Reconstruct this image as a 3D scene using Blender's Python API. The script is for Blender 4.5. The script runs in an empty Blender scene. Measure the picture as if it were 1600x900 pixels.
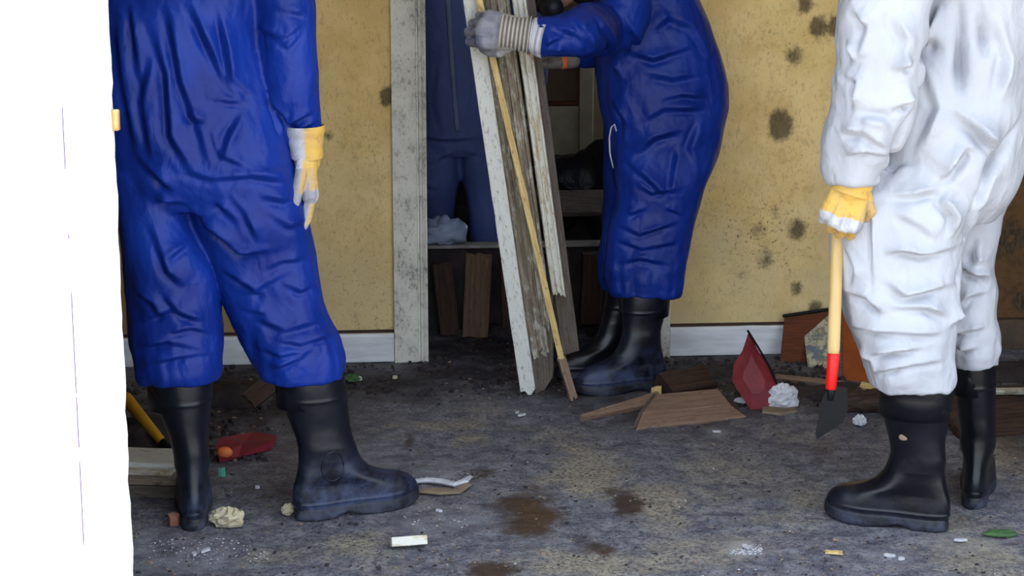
import bpy, bmesh, math, random
import numpy as np
from mathutils import Vector, Matrix, noise as mnoise
from mathutils.bvhtree import BVHTree

random.seed(7)
RNG = np.random.default_rng(11)
C = bpy.context.scene.collection
scene = bpy.context.scene

# ------------------------------------------------------------------ camera
FPX, PITCH, CAMH = 2817.0, math.radians(11.4), 1.44
cam = bpy.data.cameras.new('camera')
cam.sensor_width = 36.0
cam.lens = FPX / 1600 * 36.0
cam.clip_start = 0.05
cam_o = bpy.data.objects.new('camera', cam)
C.objects.link(cam_o)
cam_o.location = (0, 0, CAMH)
cam_o.rotation_euler = (math.pi / 2 - PITCH, 0, 0)
scene.camera = cam_o

# ------------------------------------------------------------------ sky, sun, exposure
scene.view_settings.view_transform = 'Standard'
scene.view_settings.look = 'None'
scene.view_settings.gamma = 1.0
scene.view_settings.use_curve_mapping = False
scene.view_settings.exposure = 0.38
world = bpy.data.worlds.new('World')
scene.world = world
world.use_nodes = True
wn = world.node_tree
wn.nodes.clear()
w_out = wn.nodes.new('ShaderNodeOutputWorld')
w_bg = wn.nodes.new('ShaderNodeBackground')
w_bg.inputs['Color'].default_value = (0.76, 0.87, 1.0, 1)
w_bg.inputs['Strength'].default_value = 2.6
wn.links.new(w_bg.outputs[0], w_out.inputs[0])
sun = bpy.data.lights.new('sun', 'SUN')
sun.energy = 10.0
sun.angle = math.radians(0.6)
sun.color = (1.0, 0.95, 0.86)
sun_o = bpy.data.objects.new('sun', sun)
C.objects.link(sun_o)
# sun high behind the camera
sd = Vector((0.30, 0.26, -1.0))
sun_o.rotation_euler = sd.to_track_quat('-Z', 'Y').to_euler()
sun_o.location = (-2, -4, 8)

# ------------------------------------------------------------------ pixel helpers (photo pixel -> point in the place)
CP, SP = math.cos(PITCH), math.sin(PITCH)
CAM = Vector((0, 0, CAMH))


def ray(px, py):
    a, b = (px - 800) / FPX, (450 - py) / FPX
    return Vector((a, CP + b * SP, -SP + b * CP))


def P(px, py, Y):
    d = ray(px, py)
    return CAM + d * (Y / d.y)


def G(px, py, z=0.0):
    d = ray(px, py)
    return CAM + d * ((z - CAMH) / d.z)


def mpp(px, py, Y):
    "metres per pixel at that depth"
    return (Y / ray(px, py).y) / FPX


W0, W1 = G(620, 563), G(1220, 551)
WU = (W1 - W0).normalized()
WN = Vector((WU.y, -WU.x, 0))          # towards the camera
if WN.y > 0:
    WN = -WN


def WP(px, py, off=0.0):
    "pixel on the back wall plane (moved off metres towards the camera)"
    d = ray(px, py)
    o = W0 + WN * off
    return CAM + d * ((o - CAM).dot(WN) / d.dot(WN))


def wuz(px, py, off=0.0):
    p = WP(px, py, off)
    return (p - W0).dot(WU), p.z


def wpt(u, z, off=0.0):
    return W0 + WU * u + WN * off + Vector((0, 0, z))


# ------------------------------------------------------------------ numpy noise
_perm = RNG.permutation(256)
_perm = np.concatenate([_perm, _perm, _perm])
_grad = RNG.normal(size=(256, 3))
_grad /= np.linalg.norm(_grad, axis=1)[:, None]


def perlin(p):
    p = np.asarray(p, dtype=np.float64)
    i = np.floor(p).astype(int)
    f = p - i
    u = f * f * f * (f * (f * 6 - 15) + 10)
    i &= 255
    r = 0
    for dx in (0, 1):
        for dy in (0, 1):
            for dz in (0, 1):
                h = _perm[_perm[_perm[(i[:, 0] + dx) & 255] + ((i[:, 1] + dy) & 255)] + ((i[:, 2] + dz) & 255)] & 255
                g = _grad[h]
                dot = g[:, 0] * (f[:, 0] - dx) + g[:, 1] * (f[:, 1] - dy) + g[:, 2] * (f[:, 2] - dz)
                wx = u[:, 0] if dx else 1 - u[:, 0]
                wy = u[:, 1] if dy else 1 - u[:, 1]
                wz = u[:, 2] if dz else 1 - u[:, 2]
                r = r + dot * wx * wy * wz
    return r * 1.5


def fbm(p, octaves=4):
    a, s, r = 1.0, 1.0, 0
    for k in range(octaves):
        r = r + a * perlin(np.asarray(p) * s + 17.3 * k)
        a *= 0.5
        s *= 2.03
    return r


# ------------------------------------------------------------------ materials
def S(r, g, b):
    f = lambda c: (c / 255 / 12.92) if c <= 10.3 else ((c / 255 + 0.055) / 1.055) ** 2.4
    return (f(r), f(g), f(b), 1.0)


class NT:
    def __init__(self, name):
        self.m = bpy.data.materials.new(name)
        self.m.use_nodes = True
        self.t = self.m.node_tree
        self.t.nodes.clear()
        self.out = self.t.nodes.new('ShaderNodeOutputMaterial')
        self.b = self.t.nodes.new('ShaderNodeBsdfPrincipled')
        self.t.links.new(self.b.outputs[0], self.out.inputs[0])
        self._co = None

    def link(self, a, b):
        self.t.links.new(a, b)

    def put(self, sock, v):
        if isinstance(v, bpy.types.NodeSocket):
            self.t.links.new(v, sock)
        else:
            sock.default_value = v

    def co(self, scale=(1, 1, 1), rot=(0, 0, 0)):
        if self._co is None:
            self._co = self.t.nodes.new('ShaderNodeTexCoord').outputs['Object']
        n = self.t.nodes.new('ShaderNodeMapping')
        n.inputs['Scale'].default_value = scale
        n.inputs['Rotation'].default_value = rot
        self.link(self._co, n.inputs[0])
        return n.outputs[0]

    def noise(self, vec, scale, detail=4, rough=0.55, dist=0.0):
        n = self.t.nodes.new('ShaderNodeTexNoise')
        self.link(vec, n.inputs['Vector'])
        n.inputs['Scale'].default_value = scale
        n.inputs['Detail'].default_value = detail
        n.inputs['Roughness'].default_value = rough
        n.inputs['Distortion'].default_value = dist
        return n.outputs['Fac']

    def voro(self, vec, scale, feature='F1'):
        n = self.t.nodes.new('ShaderNodeTexVoronoi')
        n.feature = feature
        self.link(vec, n.inputs['Vector'])
        n.inputs['Scale'].default_value = scale
        return n.outputs['Distance']

    def wave(self, vec, scale, dist=2.0, direction='X'):
        n = self.t.nodes.new('ShaderNodeTexWave')
        n.bands_direction = direction
        self.link(vec, n.inputs['Vector'])
        n.inputs['Scale'].default_value = scale
        n.inputs['Distortion'].default_value = dist
        n.inputs['Detail'].default_value = 2
        return n.outputs['Fac']

    def ramp(self, fac, a, b, smooth=True):
        n = self.t.nodes.new('ShaderNodeMapRange')
        n.interpolation_type = 'SMOOTHSTEP' if smooth else 'LINEAR'
        n.inputs['From Min'].default_value = a
        n.inputs['From Max'].default_value = b
        self.put(n.inputs['Value'], fac)
        return n.outputs[0]

    def mix(self, fac, a, b):
        n = self.t.nodes.new('ShaderNodeMix')
        n.data_type = 'RGBA'
        self.put(n.inputs[0], fac)
        self.put(n.inputs[6], a)
        self.put(n.inputs[7], b)
        return n.outputs[2]

    def math(self, op, a, b=0.0):
        n = self.t.nodes.new('ShaderNodeMath')
        n.operation = op
        self.put(n.inputs[0], a)
        self.put(n.inputs[1], b)
        return n.outputs[0]

    def attr(self, name, col=False):
        n = self.t.nodes.new('ShaderNodeAttribute')
        n.attribute_name = name
        return n.outputs['Color' if col else 'Fac']

    def z(self):
        n = self.t.nodes.new('ShaderNodeSeparateXYZ')
        self.link(self.co(), n.inputs[0])
        return n.outputs['Z']

    def bump(self, h, strength=0.5, dist=0.01, prev=None):
        n = self.t.nodes.new('ShaderNodeBump')
        n.inputs['Strength'].default_value = strength
        n.inputs['Distance'].default_value = dist
        self.link(h, n.inputs['Height'])
        if prev is not None:
            self.link(prev, n.inputs['Normal'])
        return n.outputs[0]

    def done(self, col, rough=0.6, normal=None, spec=0.4, **kw):
        self.put(self.b.inputs['Base Color'], col)
        self.put(self.b.inputs['Roughness'], rough)
        self.b.inputs['Specular IOR Level'].default_value = spec
        if normal is not None:
            self.link(normal, self.b.inputs['Normal'])
        for k, v in kw.items():
            self.put(self.b.inputs[k.replace('_', ' ')], v)
        return self.m


def m_suit(name, c1, c2, rough, spec, bump=0.45):
    t = NT(name)
    v = t.co((1, 1, 1))
    n1 = t.noise(v, 5, 3)
    col = t.mix(t.ramp(n1, 0.35, 0.65), c1, c2)
    w0 = t.noise(t.co((1.0, 1.0, 0.5), (0.3, 0.2, 0.4)), 13, 2, 0.5, 0.6)
    # sharp small creases: the borders of warped cells
    mp = t.t.nodes.new('ShaderNodeMix')
    mp.data_type = 'RGBA'
    mp.blend_type = 'LINEAR_LIGHT'
    mp.inputs[0].default_value = 0.035
    t.link(t.co((1.0, 1.0, 0.7), (0.5, 0.4, 0.2)), mp.inputs[6])
    nn = t.t.nodes.new('ShaderNodeTexNoise')
    nn.inputs['Scale'].default_value = 12
    t.link(v, nn.inputs['Vector'])
    t.link(nn.outputs['Color'], mp.inputs[7])
    e1 = t.ramp(t.voro(mp.outputs[2], 17, 'DISTANCE_TO_EDGE'), 0.0, 0.30)
    e2 = t.ramp(t.voro(mp.outputs[2], 41, 'DISTANCE_TO_EDGE'), 0.0, 0.25)
    w3 = t.noise(v, 420, 1)
    b0 = t.bump(w0, bump * 0.7, 0.02)
    b1 = t.bump(e1, bump * 0.5, -0.004, b0)
    b2 = t.bump(e2, bump * 0.4, -0.0015, b1)
    b3 = t.bump(w3, 0.10, 0.001, b2)
    rg = t.math('ADD', t.math('MULTIPLY', w0, 0.16), rough - 0.08)
    return t.done(col, rg, b3, spec)


M = {}
M['blue'] = m_suit('blue_coverall_fabric', S(12, 37, 116), S(17, 47, 136), 0.40, 0.2)
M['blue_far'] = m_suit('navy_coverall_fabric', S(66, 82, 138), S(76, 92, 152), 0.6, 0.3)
M['white'] = m_suit('white_coverall_fabric', S(168, 171, 181), S(176, 179, 188), 0.55, 0.3, 0.5)


def m_rubber(name, base, dust, dust_top, dust_amt, rough=0.34):
    t = NT(name)
    v = t.co()
    n = t.noise(v, 14, 5, 0.65)
    n2 = t.noise(v, 60, 4, 0.7)
    hz = t.ramp(t.z(), dust_top, 0.0, True)
    d = t.math('MULTIPLY', t.ramp(t.math('ADD', t.math('MULTIPLY', n, 0.75), t.math('MULTIPLY', n2, 0.35)), 0.40, 0.75), t.math('ADD', t.math('MULTIPLY', hz, dust_amt), 0.05))
    col = t.mix(d, base, dust)
    rg = t.math('ADD', t.math('MULTIPLY', d, 0.35), t.math('ADD', t.math('MULTIPLY', n2, 0.1), rough - 0.05))
    b = t.bump(t.noise(v, 35, 3), 0.12, 0.006)
    return t.done(col, rg, b, 0.38)


M['rubber_dusty'] = m_rubber('dusty_black_rubber', S(13, 14, 24), S(66, 78, 112), 0.20, 0.85)
M['rubber'] = m_rubber('black_rubber', S(10, 10, 17), S(60, 64, 84), 0.12, 0.3, 0.3)
M['sole'] = m_rubber('rubber_sole', S(17, 17, 23), S(78, 84, 104), 0.06, 0.7, 0.5)


def m_attrcol(name, rough=0.85, bs=160, bump=0.35):
    t = NT(name)
    c = t.attr('col', True)
    v = t.co()
    n = t.noise(v, 45, 4, 0.7)
    col = t.mix(t.ramp(n, 0.52, 0.75), c, t.mix(0.45, c, S(90, 84, 80)))
    b = t.bump(t.noise(v, bs, 3), bump, 0.003)
    return t.done(col, rough, b, 0.2)


M['glove'] = m_attrcol('work_glove_fabric')
M['knit'] = m_attrcol('knit_glove', 0.95, 260, 0.5)


def m_plain(name, c1, c2, rough=0.7, sc=20, bump=0.2, bs=80, spec=0.35, stretch=(1, 1, 1), bd=0.004):
    t = NT(name)
    v = t.co(stretch)
    col = t.mix(t.ramp(t.noise(v, sc, 5, 0.6), 0.3, 0.7), c1, c2)
    b = t.bump(t.noise(v, bs, 4), bump, bd)
    return t.done(col, rough, b, spec)


def m_wood(name, c1, c2, paint=None, paint_amt=0.0, dirt=None, rough=0.75):
    "grain along local X; flaking paint and grime on top"
    t = NT(name)
    g = t.noise(t.co((1.5, 24, 24)), 5, 5, 0.6, 0.6)
    col = t.mix(t.ramp(g, 0.3, 0.7), c1, c2)
    h = g
    if paint is not None:
        pn = t.noise(t.co((2.2, 9, 9)), 6, 6, 0.7)
        pm = t.ramp(pn, 0.62 - 0.5 * paint_amt, 0.70 - 0.5 * paint_amt)
        col = t.mix(pm, col, paint)
        h = t.math('ADD', t.math('MULTIPLY', pm, 0.5), t.math('MULTIPLY', g, 0.5))
    if dirt is not None:
        dn = t.noise(t.co((4, 10, 10)), 9, 5, 0.75)
        col = t.mix(t.math('MULTIPLY', t.ramp(dn, 0.52, 0.70), 0.75), col, dirt)
    b = t.bump(h, 0.4, 0.003)
    return t.done(col, rough, b, 0.25)


M['wood_white'] = m_wood('flaking_white_wood', S(150, 138, 120), S(175, 165, 145), S(214, 214, 208), 0.62, S(120, 110, 100))
M['wood_grey'] = m_wood('weathered_grey_wood', S(112, 100, 86), S(150, 138, 120), S(176, 172, 160), 0.22, S(70, 60, 54))
M['wood_grey_dark'] = m_wood('dark_weathered_wood', S(84, 76, 70), S(110, 100, 92), None, 0, S(50, 46, 46))
M['wood_yellow'] = m_wood('bare_yellow_wood', S(190, 160, 100), S(216, 192, 134), None, 0, S(128, 92, 58))
M['wood_pale'] = m_wood('pale_wood_side', S(170, 150, 120), S(196, 180, 150), S(206, 204, 194), 0.45, S(120, 92, 60))
M['wood_brown'] = m_wood('brown_wood', S(118, 94, 80), S(144, 118, 100), None, 0, S(92, 70, 58))
M['wood_dark'] = m_wood('damp_dark_wood', S(44, 32, 28), S(70, 50, 40), None, 0, S(30, 24, 26))
M['wood_red'] = m_wood('red_brown_wood', S(84, 44, 28), S(108, 58, 32), None, 0, S(66, 36, 26))
M['wood_stud'] = m_wood('old_stud_wood', S(86, 66, 52), S(116, 92, 72), None, 0, S(52, 40, 36))


def m_mould_white(name):
    t = NT(name)
    v = t.co()
    n1 = t.noise(t.co((1, 1, .55)), 95, 4, 0.8)
    n2 = t.noise(v, 7, 3, 0.6)
    n3 = t.noise(v, 190, 3, 0.7)
    m = t.ramp(t.math('ADD', t.math('MULTIPLY', n1, 0.75), t.math('MULTIPLY', n2, 0.35)), 0.54, 0.74)
    col = t.mix(t.ramp(n2, 0.35, 0.7), S(222, 218, 206), S(198, 194, 184))
    col = t.mix(t.math('MULTIPLY', m, 0.8), col, S(84, 78, 74))
    col = t.mix(t.math('MULTIPLY', t.ramp(n3, 0.58, 0.72), 0.5), col, S(120, 112, 102))
    b = t.bump(n1, 0.2, 0.003)
    return t.done(col, 0.7, b, 0.3)


M['trim'] = m_mould_white('mouldy_white_paint')
M['base'] = m_plain('dirty_white_baseboard', S(226, 228, 232), S(196, 198, 202), 0.6, 9, 0.25, 60, stretch=(0.5, 1, 3))


def m_wall():
    t = NT('stained_yellow_wall_board')
    v = t.co()
    n1 = t.noise(v, 4.5, 6, 0.65)
    n2 = t.noise(v, 26, 5, 0.7)
    n3 = t.noise(t.co((1, 1, 0.35)), 120, 4, 0.75)
    c = t.mix(t.ramp(n1, 0.32, 0.68), S(230, 202, 142), S(212, 180, 116))
    c = t.mix(t.math('MULTIPLY', t.ramp(n2, 0.50, 0.72), 0.5), c, S(180, 148, 96))
    c = t.mix(t.math('MULTIPLY', t.ramp(n3, 0.54, 0.68), 0.55), c, S(160, 134, 96))
    # grime and mould carried by the board; the brown ends also hold painted shade
    gr = t.attr('grime')
    c = t.mix(t.math('MULTIPLY', gr, 0.75), c, S(198, 180, 142))
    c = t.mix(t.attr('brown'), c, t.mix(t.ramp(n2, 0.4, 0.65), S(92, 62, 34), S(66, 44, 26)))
    sp = t.noise(v, 85, 4, 0.8)
    spk = t.math('MULTIPLY', t.ramp(sp, 0.55, 0.66), t.attr('speck'))
    c = t.mix(spk, c, S(70, 58, 44))
    mo = t.attr('mold')
    mm = t.ramp(t.math('ADD', mo, t.math('MULTIPLY', t.math('SUBTRACT', t.noise(v, 48, 5, 0.75), 0.5), 1.1)), 0.22, 0.80)
    c = t.mix(t.math('MULTIPLY', mm, 0.85), c, t.mix(t.ramp(n3, 0.4, 0.6), S(48, 40, 34), S(84, 72, 52)))
    b = t.bump(n3, 0.25, 0.002)
    b = t.bump(n2, 0.25, 0.004, b)
    return t.done(c, 0.8, b, 0.2)


M['wall'] = m_wall()


def m_floor():
    t = NT('dirty_earth_covered_floor')
    v = t.co()
    n1 = t.noise(v, 2.6, 6, 0.68)
    n2 = t.noise(v, 16, 6, 0.72)
    n3 = t.noise(v, 90, 4, 0.75)
    n4 = t.noise(v, 240, 3, 0.7)
    c = t.mix(t.ramp(n2, 0.34, 0.66), S(78, 78, 92), S(130, 130, 138))
    tan = t.ramp(t.math('ADD', t.attr('tan'), t.math('MULTIPLY', t.math('SUBTRACT', n2, 0.5), 1.0)), 0.18, 0.95)
    c = t.mix(tan, c, t.mix(t.ramp(n3, 0.3, 0.7), S(156, 148, 130), S(124, 118, 108)))
    c = t.mix(t.math('MULTIPLY', t.ramp(n3, 0.47, 0.62), 0.75), c, S(50, 47, 60))
    c = t.mix(t.math('MULTIPLY', t.ramp(n4, 0.55, 0.68), 0.6), c, S(168, 166, 170))
    c = t.mix(t.math('MULTIPLY', t.attr('muck'), t.ramp(n2, 0.1, 0.5)), c, t.mix(t.ramp(n3, 0.35, 0.65), S(30, 27, 36), S(54, 48, 52)))
    st = t.ramp(t.math('ADD', t.attr('stain'), t.math('MULTIPLY', t.math('SUBTRACT', t.noise(v, 38, 5, 0.75), 0.5), 1.5)), 0.18, 0.95)
    c = t.mix(t.math('MULTIPLY', st, 0.95), c, t.mix(t.ramp(n3, 0.35, 0.62), S(42, 33, 34), S(70, 52, 42)))
    c = t.mix(t.math('MULTIPLY', t.attr('rust'), 0.85), c, t.mix(n3, S(88, 68, 44), S(66, 48, 34)))
    c = t.mix(t.math('MULTIPLY', t.attr('chalk'), t.ramp(n3, 0.46, 0.58)), c, S(170, 172, 184))
    b = t.bump(n3, 0.5, 0.006)
    b = t.bump(n4, 0.35, 0.003, b)
    return t.done(c, t.math('ADD', t.math('MULTIPLY', n2, 0.2), 0.62), b, 0.3)


M['floor'] = m_floor()
M['base_shaded_dirty'] = m_plain('shaded_dirty_baseboard', S(92, 74, 56), S(70, 58, 48), 0.7, 9)  # dirty brown with the far corner's shade put into the colour
M['post'] = m_plain('sunlit_white_paint', S(236, 236, 234), S(228, 228, 226), 0.6, 6, 0.15, 60)
M['groove'] = m_plain('violet_grey_joint', S(168, 150, 196), S(176, 160, 204), 0.8)
M['tanblock'] = m_plain('tan_latch_wood', S(206, 160, 104), S(180, 126, 76), 0.6)
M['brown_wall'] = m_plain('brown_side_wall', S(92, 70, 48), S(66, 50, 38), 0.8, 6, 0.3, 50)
M['ceil'] = m_plain('dim_ceiling_board', S(196, 186, 168), S(180, 170, 152), 0.9, 5)
M['yard'] = m_plain('pale_yard_ground', S(178, 170, 156), S(156, 150, 140), 0.95, 4, 0.4, 60)
M['dark'] = m_plain('damp_dark_earth', S(40, 34, 38), S(58, 50, 50), 0.9, 14, 0.6, 60, bd=0.01)
M['room_wall'] = m_plain('dim_room_wall', S(150, 132, 100), S(128, 114, 92), 0.85, 6)
M['room_floor'] = m_plain('dim_room_floor', S(60, 52, 46), S(44, 40, 40), 0.85, 8)
M['cab'] = m_plain('dull_cabinet_paint', S(168, 158, 134), S(150, 140, 120), 0.7, 10, 0.2)
M['cab_dark'] = m_plain('cabinet_brown', S(104, 84, 64), S(86, 70, 56), 0.75, 10)
M['bag'] = m_plain('black_plastic', S(20, 20, 26), S(28, 28, 34), 0.4, 8, 0.5, 14, bd=0.02)
M['red'] = m_plain('weathered_red_metal', S(122, 36, 42), S(98, 28, 36), 0.5, 18, 0.2, 40)
M['redcloth'] = m_plain('faded_red_plastic', S(134, 36, 52), S(112, 30, 44), 0.6, 14, 0.3, 40)
M['redpaint'] = m_plain('bright_red_collar', S(216, 22, 20), S(196, 18, 20), 0.4, 10)
M['shaft'] = m_wood('varnished_shaft', S(188, 158, 104), S(202, 174, 122), None, 0, None, 0.45)
M['steel'] = m_plain('blackened_steel', S(7, 7, 11), S(12, 12, 17), 0.55, 20, 0.2, 60, 0.2)
M['orange'] = m_plain('orange_brown_board', S(156, 78, 30), S(134, 62, 26), 0.6, 12, 0.2)
M['paper'] = m_plain('crumpled_white_paper', S(206, 206, 212), S(186, 188, 198), 0.8, 20, 0.3)
M['plaster'] = m_plain('white_plaster', S(190, 190, 196), S(168, 168, 174), 0.9, 30, 0.4)
M['cream'] = m_plain('cream_chip', S(196, 186, 158), S(176, 164, 138), 0.85, 30, 0.4)
M['card'] = m_plain('damp_tan_card', S(134, 116, 96), S(112, 98, 84), 0.85, 15, 0.3)
M['green'] = m_plain('green_scrap', S(66, 100, 58), S(54, 84, 52), 0.6, 20)
M['teal'] = m_plain('teal_card', S(90, 160, 140), S(80, 146, 130), 0.6, 20)
M['orangebit'] = m_plain('orange_print', S(226, 100, 36), S(210, 120, 70), 0.6, 40)
M['yellow'] = m_plain('yellow_handle_paint', S(190, 142, 26), S(168, 122, 22), 0.5, 14)
M['blackplastic'] = m_plain('black_grip', S(24, 22, 26), S(32, 30, 34), 0.5)
M['skin'] = m_plain('skin', S(196, 142, 112), S(186, 130, 102), 0.55, 30, 0.1)
M['eye'] = m_plain('eye_white', S(225, 222, 215), S(225, 222, 215), 0.25)
M['mask'] = m_plain('respirator_rubber', S(18, 18, 26), S(24, 24, 34), 0.5)
M['zip'] = m_plain('pale_zip_tape', S(96, 112, 150), S(108, 124, 160), 0.6)
M['cover'] = m_suit('pale_blue_plastic', S(120, 138, 172), S(150, 164, 192), 0.4, 0.5)
M['strip'] = m_plain('worn_metal_strip', S(150, 144, 140), S(120, 114, 112), 0.5, 30)
M['pink'] = m_plain('pink_brown_chip', S(150, 104, 86), S(128, 88, 74), 0.8, 30)
M['cord'] = m_plain('pale_cord', S(176, 178, 200), S(160, 162, 184), 0.6)


def m_print():
    "faded print on a scrap of wallpaper"
    t = NT('faded_wallpaper')
    v = t.co()
    w = t.noise(t.co((1, 1, 0.5)), 34, 3, 0.6, 1.5)
    c = t.mix(t.ramp(w, 0.46, 0.56), S(186, 182, 160), S(140, 134, 114))
    c = t.mix(t.ramp(t.noise(v, 20, 3), 0.55, 0.68), c, S(104, 118, 128))
    return t.done(c, 0.8, t.bump(w, 0.2, 0.002), 0.2)


M['print'] = m_print()


# ------------------------------------------------------------------ object helpers
def link(name, me, mat=None, parent=None, smooth=False):
    o = bpy.data.objects.new(name, me)
    C.objects.link(o)
    if mat is not None:
        me.materials.append(mat)
    if parent is not None:
        o.parent = parent
    if smooth:
        me.polygons.foreach_set('use_smooth', [True] * len(me.polygons))
    return o


def set_origin(o, loc):
    "move the mesh so the object's origin stands at loc"
    loc = Vector(loc)
    o.data.transform(Matrix.Translation(-loc))
    o.location = loc
    return o


def tag(o, label=None, cat=None, group=None, kind=None):
    if label:
        o['label'] = label
    if cat:
        o['category'] = cat
    if group:
        o['group'] = group
    if kind:
        o['kind'] = kind
    return o


def empty(name, loc):
    o = bpy.data.objects.new(name, None)
    C.objects.link(o)
    o.location = loc
    o.empty_display_size = 0.1
    bpy.context.view_layer.update()
    return o


def adopt(child, parent):
    "keep the child's place while parenting it to something standing at parent.location"
    child.parent = parent
    child.matrix_parent_inverse = parent.matrix_world.inverted() if parent.type != 'EMPTY' else Matrix.Translation(-parent.location)
    return child


def mesh_from(name, verts, faces):
    me = bpy.data.meshes.new(name)
    me.from_pydata([tuple(v) for v in verts], [], faces)
    me.update()
    return me


class MB:
    "collects verts / faces for one mesh"

    def __init__(s):
        s.v, s.f = [], []

    def add(s, verts, faces):
        o = len(s.v)
        s.v += [Vector(v) for v in verts]
        s.f += [tuple(i + o for i in f) for f in faces]

    def box(s, a, b):
        x0, y0, z0 = a
        x1, y1, z1 = b
        s.add([(x0, y0, z0), (x1, y0, z0), (x1, y1, z0), (x0, y1, z0), (x0, y0, z1), (x1, y0, z1), (x1, y1, z1), (x0, y1, z1)],
              [(3, 2, 1, 0), (4, 5, 6, 7), (0, 1, 5, 4), (1, 2, 6, 5), (2, 3, 7, 6), (3, 0, 4, 7)])

    def rings(s, rings, cap=True):
        "rings: lists of equal length, closed loops"
        n = len(rings[0])
        o = len(s.v)
        for r in rings:
            s.v += [Vector(p) for p in r]
        for i in range(len(rings) - 1):
            for j in range(n):
                k = (j + 1) % n
                s.f.append((o + i * n + j, o + i * n + k, o + (i + 1) * n + k, o + (i + 1) * n + j))
        if cap:
            for i, flip in ((0, True), (len(rings) - 1, False)):
                c = sum((Vector(p) for p in rings[i]), Vector()) / n
                s.v.append(c)
                ci = len(s.v) - 1
                for j in range(n):
                    k = (j + 1) % n
                    s.f.append((o + i * n + k, o + i * n + j, ci) if flip else (o + i * n + j, o + i * n + k, ci))

    def tube(s, pts, radii, n=12, flat=None):
        pts = [Vector(p) for p in pts]
        rings = []
        ref = None
        for i, p in enumerate(pts):
            t = (pts[min(i + 1, len(pts) - 1)] - pts[max(i - 1, 0)]).normalized()
            if ref is None:
                ref = Vector((0, 1, 0)) if abs(t.y) < 0.9 else Vector((1, 0, 0))
            a = (ref - t * ref.dot(t)).normalized()
            ref = a
            b = t.cross(a)
            r = radii[i] if isinstance(radii, (list, tuple)) else radii
            ra, rb = r if isinstance(r, (list, tuple)) else (r, r)
            rings.append([p + a * ra * math.cos(2 * math.pi * j / n) + b * rb * math.sin(2 * math.pi * j / n) for j in range(n)])
        s.rings(rings)

    def ball(s, c, r, n=10):
        c = Vector(c)
        rx, ry, rz = r if isinstance(r, (tuple, list)) else (r, r, r)
        rings = []
        for i in range(1, n):
            th = math.pi * i / n
            rings.append([c + Vector((rx * math.sin(th) * math.cos(2 * math.pi * j / (n + 4)), ry * math.sin(th) * math.sin(2 * math.pi * j / (n + 4)), -rz * math.cos(th))) for j in range(n + 4)])
        s.rings(rings)

    def capsule(s, a, b, ra, rb, n=10):
        a, b = Vector(a), Vector(b)
        d = (b - a)
        L = d.length
        d = d / max(L, 1e-6)
        pts, rs = [], []
        for k in range(4):
            th = math.pi / 2 * (1 - k / 4)
            pts.append(a - d * ra * math.sin(th) * 0.999)
            rs.append(max(ra * math.cos(th), ra * 0.05))
        pts.append(a)
        rs.append(ra)
        pts.append(b)
        rs.append(rb)
        for k in range(1, 5):
            th = math.pi / 2 * (k / 4)
            pts.append(b + d * rb * math.sin(th) * 0.999)
            rs.append(max(rb * math.cos(th), rb * 0.05))
        s.tube(pts, rs, n)

    def build(s, name, mat=None, parent=None, smooth=False):
        me = mesh_from(name, s.v, s.f)
        return link(name, me, mat, parent, smooth)

    def mesh(s, name='tmp'):
        return mesh_from(name, s.v, s.f)


def loft(mb, rows, n=28, power=2.4, sub=4):
    "rows: (py, xl, xr, Y, half depth) read off the photograph, smoothly interpolated"
    rows = np.array(rows, float)
    t = np.arange(len(rows))
    tt = np.linspace(0, len(rows) - 1, (len(rows) - 1) * sub + 1)
    out = []
    for q in tt:
        i = min(int(q), len(rows) - 2)
        f = q - i
        p0, p1, p2, p3 = rows[max(i - 1, 0)], rows[i], rows[i + 1], rows[min(i + 2, len(rows) - 1)]
        out.append(0.5 * (2 * p1 + (p2 - p0) * f + (2 * p0 - 5 * p1 + 4 * p2 - p3) * f * f + (3 * p1 - p0 - 3 * p2 + p3) * f ** 3))
    rings = []
    for py, xl, xr, Y, hd in out:
        c = P((xl + xr) / 2, py, Y)
        a = (xr - xl) / 2 * mpp((xl + xr) / 2, py, Y)
        r = []
        for j in range(n):
            th = 2 * math.pi * j / n
            cx, sx = math.cos(th), math.sin(th)
            r.append(c + Vector((a * math.copysign(abs(cx) ** (2 / power), cx), hd * math.copysign(abs(sx) ** (2 / power), sx), 0)))
        rings.append(r)
    mb.rings(rings)


def remesh(me, voxel, smooth=4, factor=0.5):
    o = bpy.data.objects.new('tmp', me)
    C.objects.link(o)
    r = o.modifiers.new('r', 'REMESH')
    r.mode = 'VOXEL'
    r.voxel_size = voxel
    if smooth:
        s = o.modifiers.new('s', 'SMOOTH')
        s.iterations = smooth
        s.factor = factor
    bpy.context.view_layer.update()
    dg = bpy.context.evaluated_depsgraph_get()
    new = bpy.data.meshes.new_from_object(o.evaluated_get(dg))
    bpy.data.objects.remove(o)
    bpy.data.meshes.remove(me)
    return new


def arrays(me):
    n = len(me.vertices)
    co = np.empty(n * 3)
    me.vertices.foreach_get('co', co)
    no = np.empty(n * 3)
    me.vertices.foreach_get('normal', no)
    return co.reshape(-1, 3), no.reshape(-1, 3)


def set_co(me, co):
    me.vertices.foreach_set('co', np.ascontiguousarray(co).ravel())
    me.update()


def voronoi_edge(q):
    "difference of the distances to the two nearest random cell points"
    i = np.floor(q).astype(int)
    f1 = np.full(len(q), 9.0)
    f2 = np.full(len(q), 9.0)
    for dx in (-1, 0, 1):
        for dy in (-1, 0, 1):
            for dz in (-1, 0, 1):
                c = i + np.array((dx, dy, dz))
                h = _perm[_perm[_perm[c[:, 0] & 255] + (c[:, 1] & 255)] + (c[:, 2] & 255)] & 255
                pt = c + 0.5 + 0.48 * _grad[h]
                d = np.sqrt(((pt - q) ** 2).sum(1))
                n1 = d < f1
                f2 = np.where(n1, f1, np.minimum(f2, d))
                f1 = np.where(n1, d, f1)
    return f2 - f1


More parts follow.
